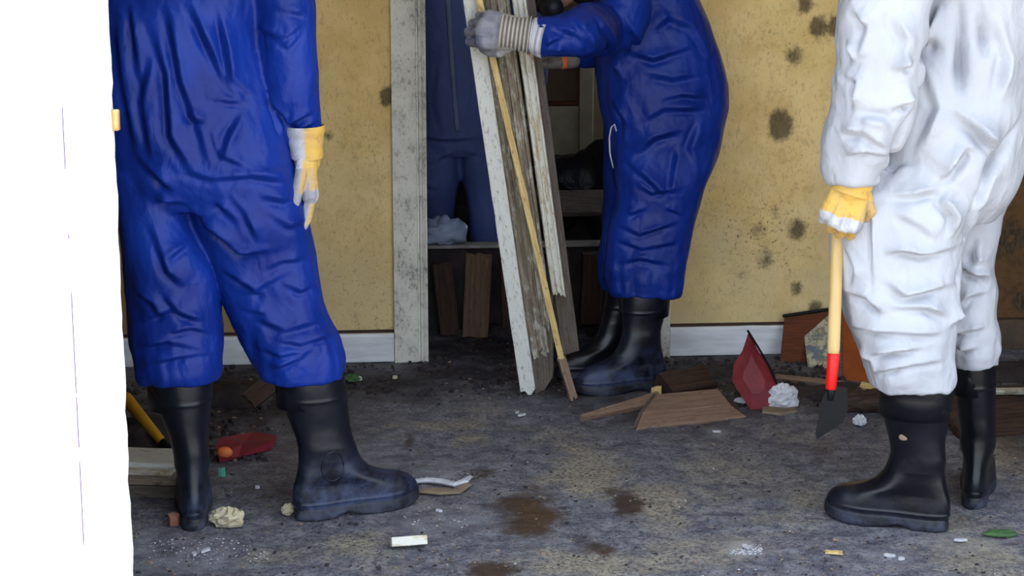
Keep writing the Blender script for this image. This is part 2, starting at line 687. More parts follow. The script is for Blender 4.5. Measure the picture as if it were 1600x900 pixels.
def fold(me, strokes, noise_amp=(0.004, 0.002), noise_scale=(7, 16), stretch=(1, 1, 0.6), facet=(0.004, 0.002), facet_scale=(8, 18), seed=0.0, gain=1.0, hems=()):
    """folds in cloth: each stroke is (pixel points, height, width); the points are cast onto the garment and a
    crest, steep on one side and sloping gently on the other, is raised there.  Facets add the crisp crumples."""
    co, no = arrays(me)
    bvh = BVHTree.FromPolygons([v.co for v in me.vertices], [p.vertices[:] for p in me.polygons])
    disp = np.zeros(len(co))
    for st in strokes:
        pts, h, w = st[:3]
        h = h * gain
        pos, nrm = [], []
        dense = []
        for i in range(len(pts) - 1):
            k = max(1, int(math.hypot(pts[i + 1][0] - pts[i][0], pts[i + 1][1] - pts[i][1]) / 16))
            for q in range(k):
                f = q / k
                dense.append((pts[i][0] * (1 - f) + pts[i + 1][0] * f, pts[i][1] * (1 - f) + pts[i + 1][1] * f))
        dense.append(pts[-1])
        for (x, y) in dense:
            d = ray(x, y).normalized()
            hit = bvh.ray_cast(CAM, d)
            if hit[0] is not None:
                pos.append(np.array(hit[0]))
                nrm.append(np.array(hit[1]))
        if len(pos) < 2:
            continue
        best = np.full(len(co), 9.0)
        side = np.zeros(len(co))
        tpar = np.zeros(len(co))
        m = len(pos) - 1
        near = (np.abs(co - np.mean(pos, 0)) < (np.ptp(pos, 0) / 2 + 4 * w + .03)).all(1)
        ids = np.nonzero(near)[0]
        cn = co[ids]
        b_, s_, t_ = best[ids], side[ids], tpar[ids]
        for i in range(m):
            a, b = pos[i], pos[i + 1]
            ab = b - a
            L2 = max(ab @ ab, 1e-9)
            if L2 > 0.02:
                continue
            ap = cn - a
            t = np.clip((ap @ ab) / L2, 0, 1)
            v = ap - t[:, None] * ab
            d = np.sqrt((v * v).sum(1))
            sdir = np.cross(ab / math.sqrt(L2), nrm[i])
            upd = d < b_
            b_[upd] = d[upd]
            s_[upd] = (v @ sdir)[upd]
            t_[upd] = ((i + t) / m)[upd]
        u = b_ / w * np.sign(s_ + 1e-9)
        taper = np.clip(np.minimum(t_, 1 - t_) * 3.2 + 0.05, 0, 1)
        taper = taper * (0.8 + 0.3 * np.sin(t_ * 7 + h * 900))
        if h >= 0:
            g = np.where(u < 0, np.exp(-(np.abs(u) / 1.35) ** 1.15), np.exp(-(np.abs(u) / .62) ** 1.35)) - 0.62 * np.exp(-((u - 1.05) / .62) ** 2)
        else:
            g = np.exp(-np.abs(u * 1.35) ** 1.4)
        disp[ids] += h * taper * g
    s3 = np.array(stretch)
    wp = np.stack([perlin(co * 5 + 3 + seed), perlin(co * 5 + 31 + seed), perlin(co * 5 + 77 + seed)], 1)
    for a, s in zip(noise_amp, noise_scale):
        disp += a * perlin(co * s3 * s + seed)
    for a, s in zip(facet, facet_scale):
        amt = np.clip(.55 + 1.1 * perlin(co * 4.3 + seed + s), 0.1, 1.3)
        e = voronoi_edge((co * s3 + wp * .035) * s + seed * 3)
        disp += a * amt * (0.5 - np.minimum(e, .7) * 1.3)
    for zh in hems:
        amt = np.exp(-(np.abs(co[:, 2] - zh) / .05) ** 1.5)
        disp += amt * .0055 * (perlin(co * np.array((34, 34, 7)) + seed) + .6 * perlin(co * np.array((12, 12, 24)) + seed + 7))
    set_co(me, co + no * disp[:, None])


def add_attr(me, name, vals, color=False):
    if color:
        a = me.color_attributes.new(name, 'FLOAT_COLOR', 'POINT')
        a.data.foreach_set('color', np.ascontiguousarray(vals, dtype=np.float32).ravel())
    else:
        a = me.attributes.new(name, 'FLOAT', 'POINT')
        a.data.foreach_set('value', np.ascontiguousarray(vals, dtype=np.float32))


# ------------------------------------------------------------------ the shell of the place
def grid(us, zs, fn):
    verts = [fn(u, z) for z in zs for u in us]
    n = len(us)
    faces = [(j * n + i, j * n + i + 1, (j + 1) * n + i + 1, (j + 1) * n + i) for j in range(len(zs) - 1) for i in range(n - 1)]
    return verts, faces


LWX = -1.30                                       # left side wall
RWX = 2.60                                        # right side wall
OPENL = -0.2227 * 3.30                            # inner edge of the white post
OPENR = 2.55
FRONTY = 3.30
ROOMH = 2.75
u_door_l = wuz(667, 500)[0]
u_door_r = wuz(1000, 500)[0]
u_left = (LWX - W0.x) / WU.x
u_right = (RWX - W0.x) / WU.x

# mould spots on the wall, read from the photograph: px, py, radius px, strength
SPOTS = [(1240, 86, 17, .75), (1278, 42, 17, 1.0), (1257, 8, 13, 1.0), (1220, 196, 22, 1.15), (1246, 361, 19, .85), (1195, 402, 20, .6),
         (1240, 300, 10, .3), (606, 150, 13, 1.2), (1244, 451, 12, .8), (1275, 482, 15, .8), (1176, 330, 14, .45), (1212, 330, 12, .6),
         (1160, 430, 14, .4), (1200, 250, 10, .35), (1306, 40, 15, 1.1), (1579, 372, 22, 1.2), (1592, 470, 16, .9), (512, 212, 9, .8),
         (1150, 55, 12, .28), (1175, 115, 9, .25), (1185, 360, 16, .5), (1100, 480, 10, .3), (1120, 330, 9, .3), (560, 230, 8, .4)]


def wall_attrs(me):
    co, _ = arrays(me)
    uu = (co - np.array(W0)) @ np.array(WU)
    zz = co[:, 2]
    mold = np.zeros(len(co))
    warp = fbm(co * 14, 3) * 0.012
    for (x, y, r, s) in SPOTS:
        u, z = wuz(x, y)
        rr = r * mpp(x, y, 5.95)
        d = np.sqrt(((uu - u) / rr) ** 2 + ((zz - z) / (rr * 1.15)) ** 2) + warp / rr * 0.8
        mold = np.maximum(mold, s * np.exp(-(d / 1.05) ** 2.4))
    add_attr(me, 'mold', mold)
    sp = np.full(len(co), 0.10)
    for (x, y, rx, ry, s) in [(1190, 370, 90, 80, .95), (560, 430, 80, 130, .5), (1120, 460, 70, 40, .45), (1230, 240, 60, 60, .4), (560, 230, 60, 70, .45), (1240, 60, 60, 70, .4), (590, 500, 30, 50, .7)]:
        u, z = wuz(x, y)
        k = mpp(x, y, 5.95)
        sp = np.maximum(sp, s * np.exp(-(((uu - u) / (rx * k)) ** 2 + ((zz - z) / (ry * k)) ** 2)))
    add_attr(me, 'speck', sp)
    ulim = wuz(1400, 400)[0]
    br = 1 / (1 + np.exp(-(uu - ulim - 0.05 * fbm(co * 6, 3)) * 40))  # right end: brown stain mixed with shade painted into the wall
    br = np.maximum(br, (1 / (1 + np.exp((uu - wuz(420, 400)[0]) * 14))) * 0.75)  # left end: shade behind the post painted in as brown
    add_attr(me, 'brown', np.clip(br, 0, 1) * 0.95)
    add_attr(me, 'grime', np.clip((0.75 - zz) * 1.1 + 0.4 * fbm(co * 5, 3), 0, 1))


def wall_piece(u0, u1, z0, z1, st=0.012):
    us = np.linspace(u0, u1, max(2, int((u1 - u0) / st)))
    zs = np.linspace(z0, z1, max(2, int((z1 - z0) / st)))
    v, f = grid(us, zs, lambda u, z: wpt(u, z, 0))
    # back side so that the wall has a thickness
    o = len(v)
    v += [wpt(u0, z0, 0), wpt(u1, z0, 0), wpt(u1, z1, 0), wpt(u0, z1, 0), wpt(u0, z0, -.11), wpt(u1, z0, -.11), wpt(u1, z1, -.11), wpt(u0, z1, -.11)]
    f += [(o + 0, o + 3, o + 7, o + 4), (o + 1, o + 5, o + 6, o + 2), (o + 4, o + 7, o + 6, o + 5), (o + 3, o + 2, o + 6, o + 7), (o + 0, o + 4, o + 5, o + 1)]
    return v, f


mb = MB()
mb.add(*wall_piece(u_left, u_door_l - 0.01, 0, ROOMH))
mb.add(*wall_piece(u_door_r + 0.01, u_right, 0, ROOMH))
mb.add(*wall_piece(u_door_l - 0.01, u_door_r + 0.01, 2.06, ROOMH, 0.05))
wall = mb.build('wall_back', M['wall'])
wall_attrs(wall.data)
tag(wall, kind='structure')

mb = MB()
mb.box((LWX - 0.12, FRONTY, 0), (LWX, 6.2, ROOMH))
tag(mb.build('wall_left', M['brown_wall']), kind='structure')
mb = MB()
mb.box((RWX, FRONTY, 0), (RWX + 0.12, 6.6, ROOMH))
tag(mb.build('wall_right', M['brown_wall']), kind='structure')
mb = MB()
mb.box((LWX - 0.3, FRONTY - 0.25, ROOMH), (RWX + 0.3, 6.6, ROOMH + 0.12))
tag(mb.build('ceiling', M['ceil']), kind='structure')
# the front of the building: right part and lintel of the wide opening
mb = MB()
mb.box((OPENR, FRONTY, 0), (RWX + 0.3, FRONTY + 0.14, ROOMH))
mb.box((OPENL, FRONTY, 2.68), (OPENR, FRONTY + 0.14, ROOMH))
tag(mb.build('wall_front', M['post']), kind='structure')


# the white post on the left (sunlit front wall and its boards), ragged along its inner edge
def ragged_board(name, x0, x1, y0, y1, z0, z1, mat, parent=None, rag=0.004, seed=1):
    zs = np.linspace(z0, z1, 120)
    mbx = MB()
    rings = []
    for z in zs:
        e = x1 + rag * mnoise.noise(Vector((seed, z * 9, 0))) + rag * 0.8 * mnoise.noise(Vector((seed, z * 40, 3)))
        rings.append([(x0, y0, z), (e, y0, z), (e, y1, z), (x0, y1, z)])
    mbx.rings(rings)
    return mbx.build(name, mat, parent)


gx0 = P(88, 165, FRONTY).x
gx = (P(92, 165, FRONTY).x + P(131, 850, FRONTY).x) / 2
post = ragged_board('wall_front_left', gx + 0.004, OPENL, FRONTY, FRONTY + 0.022, 0, ROOMH, M['post'], None, 0.005, 2)
tag(post, kind='structure')
mb = MB()
mb.box((LWX - 0.3, FRONTY + 0.006, 0), (gx - 0.004 + 0.02, FRONTY + 0.12, ROOMH))
o = mb.build('board', M['post'], post)
mb = MB()
for (py0, py1) in [(165, 265), (362, 374), (455, 615), (622, 700), (720, 852)]:
    za, zb = P(100, py0, FRONTY).z, P(110, py1, FRONTY).z
    mb.box((gx - 0.0022, FRONTY - 0.0012, zb), (gx + 0.0022, FRONTY + 0.008, za))
o = mb.build('joint', M['groove'], post)
# tan latch block on the edge, small flakes of paint
a, b = P(168, 172, FRONTY), P(185, 205, FRONTY)
mb = MB()
mb.box((OPENL - 0.012, FRONTY + 0.004, b.z), (b.x, FRONTY + 0.02, a.z))
lb = mb.build('latch_block', M['tanblock'], post)
bv = lb.modifiers.new('b', 'BEVEL')
bv.width = 0.003
bv.segments = 2
# yard outside, in the sun
mb = MB()
mb.box((-14, -16, -0.12), (14, FRONTY - 0.1, -0.02))
tag(mb.build('ground', M['yard']), kind='structure')

# floor: real relief, stains carried as attributes
STAINS = [(825, 798, 48, 34, 1.15), (795, 790, 40, 20, .8), (980, 787, 28, 22, 1.1), (955, 765, 18, 14, .7), (770, 888, 50, 16, 1.1), (935, 858, 28, 12, .9), (640, 690, 9, 26, .8), (745, 742, 30, 14, .9), (905, 845, 20, 8, .5), (700, 880, 30, 14, .5)]
TANS = [(930, 740, 70, 40, .8), (1030, 790, 60, 50, .8), (900, 880, 120, 25, .7), (690, 665, 90, 12, .5), (1150, 740, 120, 60, .45), (560, 850, 70, 25, .6), (740, 690, 40, 20, .6), (1240, 680, 60, 20, .55), (1090, 860, 120, 40, .5), (1500, 870, 100, 40, .5), (1580, 720, 50, 80, .6), (1250, 760, 60, 40, .5), (430, 870, 60, 20, .35), (760, 640, 50, 12, .3), (880, 690, 60, 20, .4)]
MUCK = [(600, 600, 160, 26, .75), (930, 600, 160, 26, .75), (1200, 600, 160, 34, .8), (720, 585, 110, 22, .8), (380, 620, 150, 60, .9), (1120, 580, 120, 30, .8), (1290, 610, 110, 40, .7), (1590, 640, 60, 60, 1.0), (1040, 640, 150, 26, .5), (240, 690, 60, 60, .8), (520, 640, 80, 40, .4), (800, 545, 220, 25, 1.0), (500, 770, 140, 30, .35)]
CHALK = [(320, 862, 40, 16, .8), (700, 745, 40, 18, .7), (690, 815, 60, 16, .35), (235, 735, 30, 20, .5), (1165, 858, 22, 10, .8), (1395, 872, 26, 7, .8), (1120, 675, 12, 6, .7), (815, 650, 12, 8, .6), (1500, 850, 60, 18, .25), (600, 700, 40, 30, .2), (280, 880, 60, 14, .4), (230, 850, 24, 20, .6)]
xs = np.concatenate([np.linspace(LWX - 0.1, -1.3, 3)[:-1], np.linspace(-1.3, 1.95, 330), np.linspace(1.95, RWX + 0.1, 8)[1:]])
ys = np.concatenate([np.linspace(FRONTY - 0.12, 3.7, 14)[:-1], np.linspace(3.7, 6.75, 330)])
v, f = grid(xs, ys, lambda x, y: (x, y, 0))
fl = mesh_from('floor', v, f)
co, _ = arrays(fl)


def blotch(lst, warp=0.5):
    r = np.zeros(len(co))
    w = fbm(co * 9 + 5, 3)
    for (x, y, rx, ry, s) in lst:
        g = G(x, y)
        k = mpp(x, y, g.y)
        ky = (G(x, y - ry).y - G(x, y + ry).y) / 2
        d = np.sqrt(((co[:, 0] - g.x) / (rx * k)) ** 2 + ((co[:, 1] - g.y) / ky) ** 2) + warp * w
        r = np.maximum(r, s * np.exp(-np.clip(d, 0, None) ** 2.2))
    return r


hz = 0.0035 * fbm(co * 16, 4) + 0.004 * fbm(co * 4, 2)
muck = blotch(MUCK)
hz += muck * 0.010 * np.abs(fbm(co * 22, 3))
stain = blotch(STAINS)
hz += stain * 0.006 * np.abs(fbm(co * 30, 3))
co2 = co.copy()
co2[:, 2] = hz - 0.002
set_co(fl, co2)
add_attr(fl, 'stain', stain)
add_attr(fl, 'rust', blotch([(835, 800, 34, 30, 1.0), (1285, 700, 30, 14, .35), (770, 890, 20, 10, .5), (1590, 700, 40, 50, .5), (450, 720, 50, 40, .35)]))
add_attr(fl, 'tan', np.clip(blotch(TANS) + 0.12 + 0.34 * fbm(co * 3.2, 4), 0, 1))
add_attr(fl, 'muck', np.clip(muck * 1.35, 0, 1))
add_attr(fl, 'chalk', blotch(CHALK))
floor_o = link('floor', fl, M['floor'], None, True)
tag(floor_o, kind='structure')


# baseboards: separate boards left and right of the doorway
def wall_board(name, ua, ub, za, zb, off, mat, jag=0.0, parent=None):
    mbx = MB()
    n = max(2, int((ub - ua) / 0.03))
    rings = []
    for u in np.linspace(ua, ub, n):
        e = jag * mnoise.noise(Vector((u * 12, za, 4)))
        rings.append([wpt(u, za, -0.004), wpt(u, za, off), wpt(u, zb - 0.008 + e, off), wpt(u, zb + e, off * 0.6), wpt(u, zb + e, -0.004)])
    mbx.rings(rings)
    return mbx.build(name, mat, parent)


z_bb = wuz(560, 521)[1]
u_trim_l = wuz(616, 500)[0]
o = wall_board('baseboard_back', u_left, u_trim_l - 0.002, 0, z_bb, 0.016, M['base'], 0.003)
tag(o, kind='structure')
u_rt = u_door_r + 0.10
o = wall_board('baseboard_back_right', u_rt + 0.002, wuz(1224, 520)[0], 0, wuz(1140, 509)[1], 0.016, M['base'], 0.003)
tag(o, kind='structure')
o = wall_board('baseboard_back_far', wuz(1540, 520)[0], u_right, 0, wuz(1580, 499)[1], 0.016, M['base_shaded_dirty'], 0.003)
tag(o, kind='structure')
# dark gap above the baseboards
o = wall_board('trim_3', u_left, u_trim_l - 0.002, z_bb + 0.002, z_bb + 0.012, 0.003, M['wood_dark'])
tag(o, kind='structure')
o = wall_board('trim_4', u_rt, u_right, wuz(1140, 509)[1] + 0.001, wuz(1140, 509)[1] + 0.011, 0.003, M['wood_dark'])
tag(o, kind='structure')


# door casing left: flat board with a stepped moulding along its inner edge
def casing(name, ua, ub, flip=False):
    w = ub - ua
    prof = [(0, -.004), (0, .020), (.004, .024), (.70, .024), (.72, .019), (.76, .019), (.78, .026), (.86, .028), (.89, .020), (.91, .020), (.93, .025), (.99, .025), (1.0, .018), (1.0, -.06)]
    mbx = MB()
    rings = []
    for z in np.linspace(-0.003, 2.12, 60):
        rings.append([wpt((ub - t * w) if flip else (ua + t * w), z, o_) for t, o_ in prof])
    mbx.rings(rings)
    return mbx.build(name, M['trim'])


tag(casing('trim_1', u_trim_l, u_door_l + 0.004), kind='structure')
tag(casing('trim_2', u_door_r - 0.004, u_rt, True), kind='structure')
mb = MB()
for (a, b) in ((u_trim_l - 0.0, u_rt),):
    v0 = [wpt(a, 2.06, -.004), wpt(b, 2.06, -.004), wpt(b, 2.06, .024), wpt(a, 2.06, .024), wpt(a, 2.17, -.004), wpt(b, 2.17, -.004), wpt(b, 2.17, .024), wpt(a, 2.17, .024)]
    mb.add(v0, [(3, 2, 1, 0), (4, 5, 6, 7), (0, 1, 5, 4), (1, 2, 6, 5), (2, 3, 7, 6), (3, 0, 4, 7)])
tag(mb.build('trim_5', M['trim']), kind='structure')

# ------------------------------------------------------------------ the dark room behind the doorway, past a raised sill
TH_OFF = -0.42
za = WP(668, 387, TH_OFF)
zb = WP(945, 377, TH_OFF)
RZ = (za.z + zb.z) / 2
RF = -0.10                                         # floor of the room behind the sill


def wbox(name, u0, u1, o0, o1, z0, z1, mat, parent=None, bev=0.0):
    mbx = MB()
    v0 = [wpt(u0, z0, o0), wpt(u1, z0, o0), wpt(u1, z0, o1), wpt(u0, z0, o1), wpt(u0, z1, o0), wpt(u1, z1, o0), wpt(u1, z1, o1), wpt(u0, z1, o1)]
    mbx.add(v0, [(3, 2, 1, 0), (4, 5, 6, 7), (0, 1, 5, 4), (1, 2, 6, 5), (2, 3, 7, 6), (3, 0, 4, 7)])
    ob = mbx.build(name, mat, parent)
    if bev:
        bm_ = ob.modifiers.new('b', 'BEVEL')
        bm_.width = bev
        bm_.segments = 2
    return ob


ra, rb_ = u_door_l - 0.9, u_door_r + 1.1
tag(wbox('floor_room', ra, rb_, -3.0, TH_OFF - 0.08, RF - 0.06, RF, M['room_floor']), kind='structure')
sill_l = wbox('trim_6', u_door_l - 0.3, u_door_r + 0.3, TH_OFF - 0.07, TH_OFF, RZ - 0.012, RZ, M['strip'], None, 0.002)
tag(sill_l, kind='structure')
tag(wbox('wall_step', ra, rb_, TH_OFF - 0.07, TH_OFF - 0.03, RF - 0.06, RZ - 0.012, M['dark']), kind='structure')
tag(wbox('wall_room_back', ra, rb_, -3.1, -3.0, RF, ROOMH, M['room_wall']), kind='structure')
tag(wbox('wall_room_left', ra - 0.1, ra, -3.1, -0.11, RF, ROOMH, M['room_wall']), kind='structure')
wr = wbox('wall_room_right', rb_, rb_ + 0.1, -3.1, -2.7, RF, ROOMH, M['room_wall'])
tag(wr, kind='structure')
for (o0_, o1_, z0_, z1_) in ((-2.7, -1.3, RF, .95), (-2.7, -1.3, 2.15, ROOMH), (-1.3, -.11, RF, ROOMH)):  # wall pieces around an opening left for the added window
    wbox('panel', rb_, rb_ + 0.1, o0_, o1_, z0_, z1_, M['room_wall'], wr)
wf = wbox('added_window', rb_ + .02, rb_ + .07, -2.7, -2.64, .95, 2.15, M['base'])  # unseen window, added to let daylight brighten the back room
tag(wf, kind='structure')
for (o0_, o1_, z0_, z1_) in ((-1.36, -1.3, .95, 2.15), (-2.64, -1.36, .95, 1.01), (-2.64, -1.36, 2.09, 2.15), (-2.03, -1.97, 1.01, 2.09)):
    wbox('frame', rb_ + .02, rb_ + .07, o0_, o1_, z0_, z1_, M['base'], wf)
tag(wbox('ceiling_room', ra, rb_, -3.1, -0.11, ROOMH, ROOMH + 0.1, M['room_wall']), kind='structure')


# ------------------------------------------------------------------ boards
def place(o, origin, ax, ay, az):
    m = Matrix.Identity(4)
    for i, a in enumerate((ax, ay, az)):
        m.col[i][:3] = a
    m.col[3][:3] = origin
    o.matrix_world = m
    return o


def axes(p0, p1, face):
    x = (p1 - p0).normalized()
    z = (face - x * face.dot(x)).normalized()
    y = z.cross(x)
    return x, y, z


def board(name, p0, p1, w, th, mat, face=Vector((0, -1, 0)), jag0=0.0, jag1=0.0, prof=None, taper=1.0, seed=0, rough=0.0015, label=None, group=None, cat='board', w1=None, skew0=0.0, skew1=0.0, y_shift=0.0):
    """a plank from p0 to p1; w across, th thick, front face looking along face.  Ends can be broken (jag) or cut aslant (skew).
    prof: list of (t across 0..1, front height factor) for moulded faces."""
    rr = random.Random(seed)
    L = (p1 - p0).length
    prof = prof or [(0, .94), (0.04, 1), (.3, 1), (.5, 1), (.7, 1), (.96, 1), (1, .94)]
    cols = len(prof)
    n = max(6, int(L / 0.06))
    j0 = [rr.uniform(0, 1) for _ in range(cols)]
    j1 = [rr.uniform(0, 1) for _ in range(cols)]
    mbx = MB()
    rings = []
    w1 = w1 or w
    for i in range(n + 1):
        t = i / n
        ww = w * (1 - t) + w1 * t
        ring = []
        for c, (s_, h) in enumerate(prof):
            x = t * L
            if i == 0:
                x += jag0 * j0[c] + skew0 * (s_ - .5)
            if i == n:
                x -= jag1 * j1[c] + skew1 * (s_ - .5)
            y = (s_ - 0.5) * ww + rough * mnoise.noise(Vector((x * 14, s_ * 3, seed)))
            ring.append((x, y + y_shift, th * (h - 0.5) + rough * mnoise.noise(Vector((x * 20, s_ * 9, seed + 5)))))
        for c, (s_, h) in reversed(list(enumerate(prof))):
            x = t * L
            if i == 0:
                x += jag0 * j0[c] * 0.8 + skew0 * (s_ - .5)
            if i == n:
                x -= jag1 * j1[c] * 0.8 + skew1 * (s_ - .5)
            ring.append((x, (s_ - 0.5) * ww + y_shift, -th * 0.5))
        rings.append(ring)
    mbx.rings(rings)
    o = mbx.build(name, mat)
    place(o, p0, *axes(p0, p1, face))
    if label:
        tag(o, label, cat, group)
    return o


MOULD = [(0, .7), (.05, .95), (.18, 1), (.22, .72), (.28, .72), (.32, .98), (.6, 1), (.64, .7), (.7, .7), (.74, .95), (.93, 1), (1, .7)]
GRP = 'boards held upright in the doorway'
YB = G(830, 617).y
yt = YB - 0.16
fc = Vector((0.25, -1, 0.05))
k = mpp(800, 400, YB)
def top_of(a, b):
    return a + (b - a) * 1.42


# A: white painted board in front on the left
board('wooden_board', P(826, 616, YB), top_of(P(826, 616, YB), P(728, -60, yt - 0.02)), 24 * k, .018, M['wood_white'], Vector((-.10, -1, 0.05)), .02, .0, seed=2, label='white painted board at the left of the held bundle', group=GRP)
sp0 = P(811, 545, YB - 0.02)
board('splinter', sp0, P(800, 497, YB - 0.03), .012, .008, M['wood_white'], Vector((-.10, -1, 0)), .02, .03, seed=4, label='short splinter hanging off the lower left edge of the white board', cat='splinter')
# B: thin yellow stick in front
b0 = G(897, 627)
b_end = P(877, 560, b0.y - 0.012)
board('wooden_stick', b_end, top_of(b_end, P(735, -60, yt - 0.055)), .0185, .016, M['wood_yellow'], Vector((0.05, -1, 0)), 0, 0, seed=6, label='thin bare yellow stick leaning across the front of the boards', group=GRP, cat='stick')
board('wooden_stick', G(897, 627, .004), P(876, 556, b0.y - 0.008), .024, .02, M['wood_brown'], Vector((0.3, -1, 0)), .03, .02, seed=8, label='brown broken stick end at the foot of the yellow stick', group=GRP, cat='stick')
# C: moulded grey boards behind
board('wooden_board', P(846, 565, YB + .015), top_of(P(846, 565, YB + .015), P(752, -60, yt + .02)), 30 * k, .02, M['wood_grey'], fc, .06, .0, MOULD, seed=10, label='weathered grey moulded board just right of the white board', group=GRP)
board('wooden_board', P(851, 520, YB + .0), top_of(P(851, 520, YB + .0), P(772, -60, yt + .0)), 30 * k, .022, M['wood_grey'], Vector((.1, -1, 0.05)), .09, .0, MOULD, seed=12, label='grey moulded board with a broken lower end behind the yellow stick', group=GRP)
board('wooden_board', P(874, 468, YB - .02), top_of(P(874, 468, YB - .02), P(803, -60, yt - .02)), 21 * k, .02, M['wood_pale'], Vector((.0, -1, 0.05)), .05, .0, MOULD, seed=14, label='pale stained moulding with a broken end, right of the yellow stick', group=GRP)
board('wooden_board', P(891, 556, YB + .05), top_of(P(891, 556, YB + .05), P(812, -60, yt + .04)), 30 * k, .02, M['wood_grey_dark'], Vector((.5, -1, 0.05)), .03, .0, seed=16, label='dark grey board behind at the right of the held bundle', group=GRP)
# E: wide grey board low between them
board('wooden_board', P(842, 612, YB + .03), P(833, 440, YB - 0.0), 34 * k, .016, M['wood_grey_dark'], Vector((.3, -1, 0)), .0, .05, seed=18, w1=52 * k, skew0=-.09, y_shift=-6 * k, label='short wide grey board end low between white board and stick', group=GRP)

# ------------------------------------------------------------------ boots
def interp(tab, z):
    zs = [a for a, _ in tab]
    vs = [b for _, b in tab]
    i = 0
    while i < len(zs) - 2 and z > zs[i + 1]:
        i += 1
    f = min(max((z - zs[i]) / (zs[i + 1] - zs[i]), 0), 1)
    v0 = vs[max(i - 1, 0)]
    v1, v2 = vs[i], vs[i + 1]
    v3 = vs[min(i + 2, len(vs) - 1)]
    m1 = (v2 - v0) / 2 if i > 0 else (v2 - v1)
    m2 = (v3 - v1) / 2 if i < len(vs) - 2 else (v2 - v1)
    return v1 * (2 * f ** 3 - 3 * f ** 2 + 1) + v2 * (3 * f ** 2 - 2 * f ** 3) + m1 * (f ** 3 - 2 * f ** 2 + f) + m2 * (f ** 3 - f ** 2)


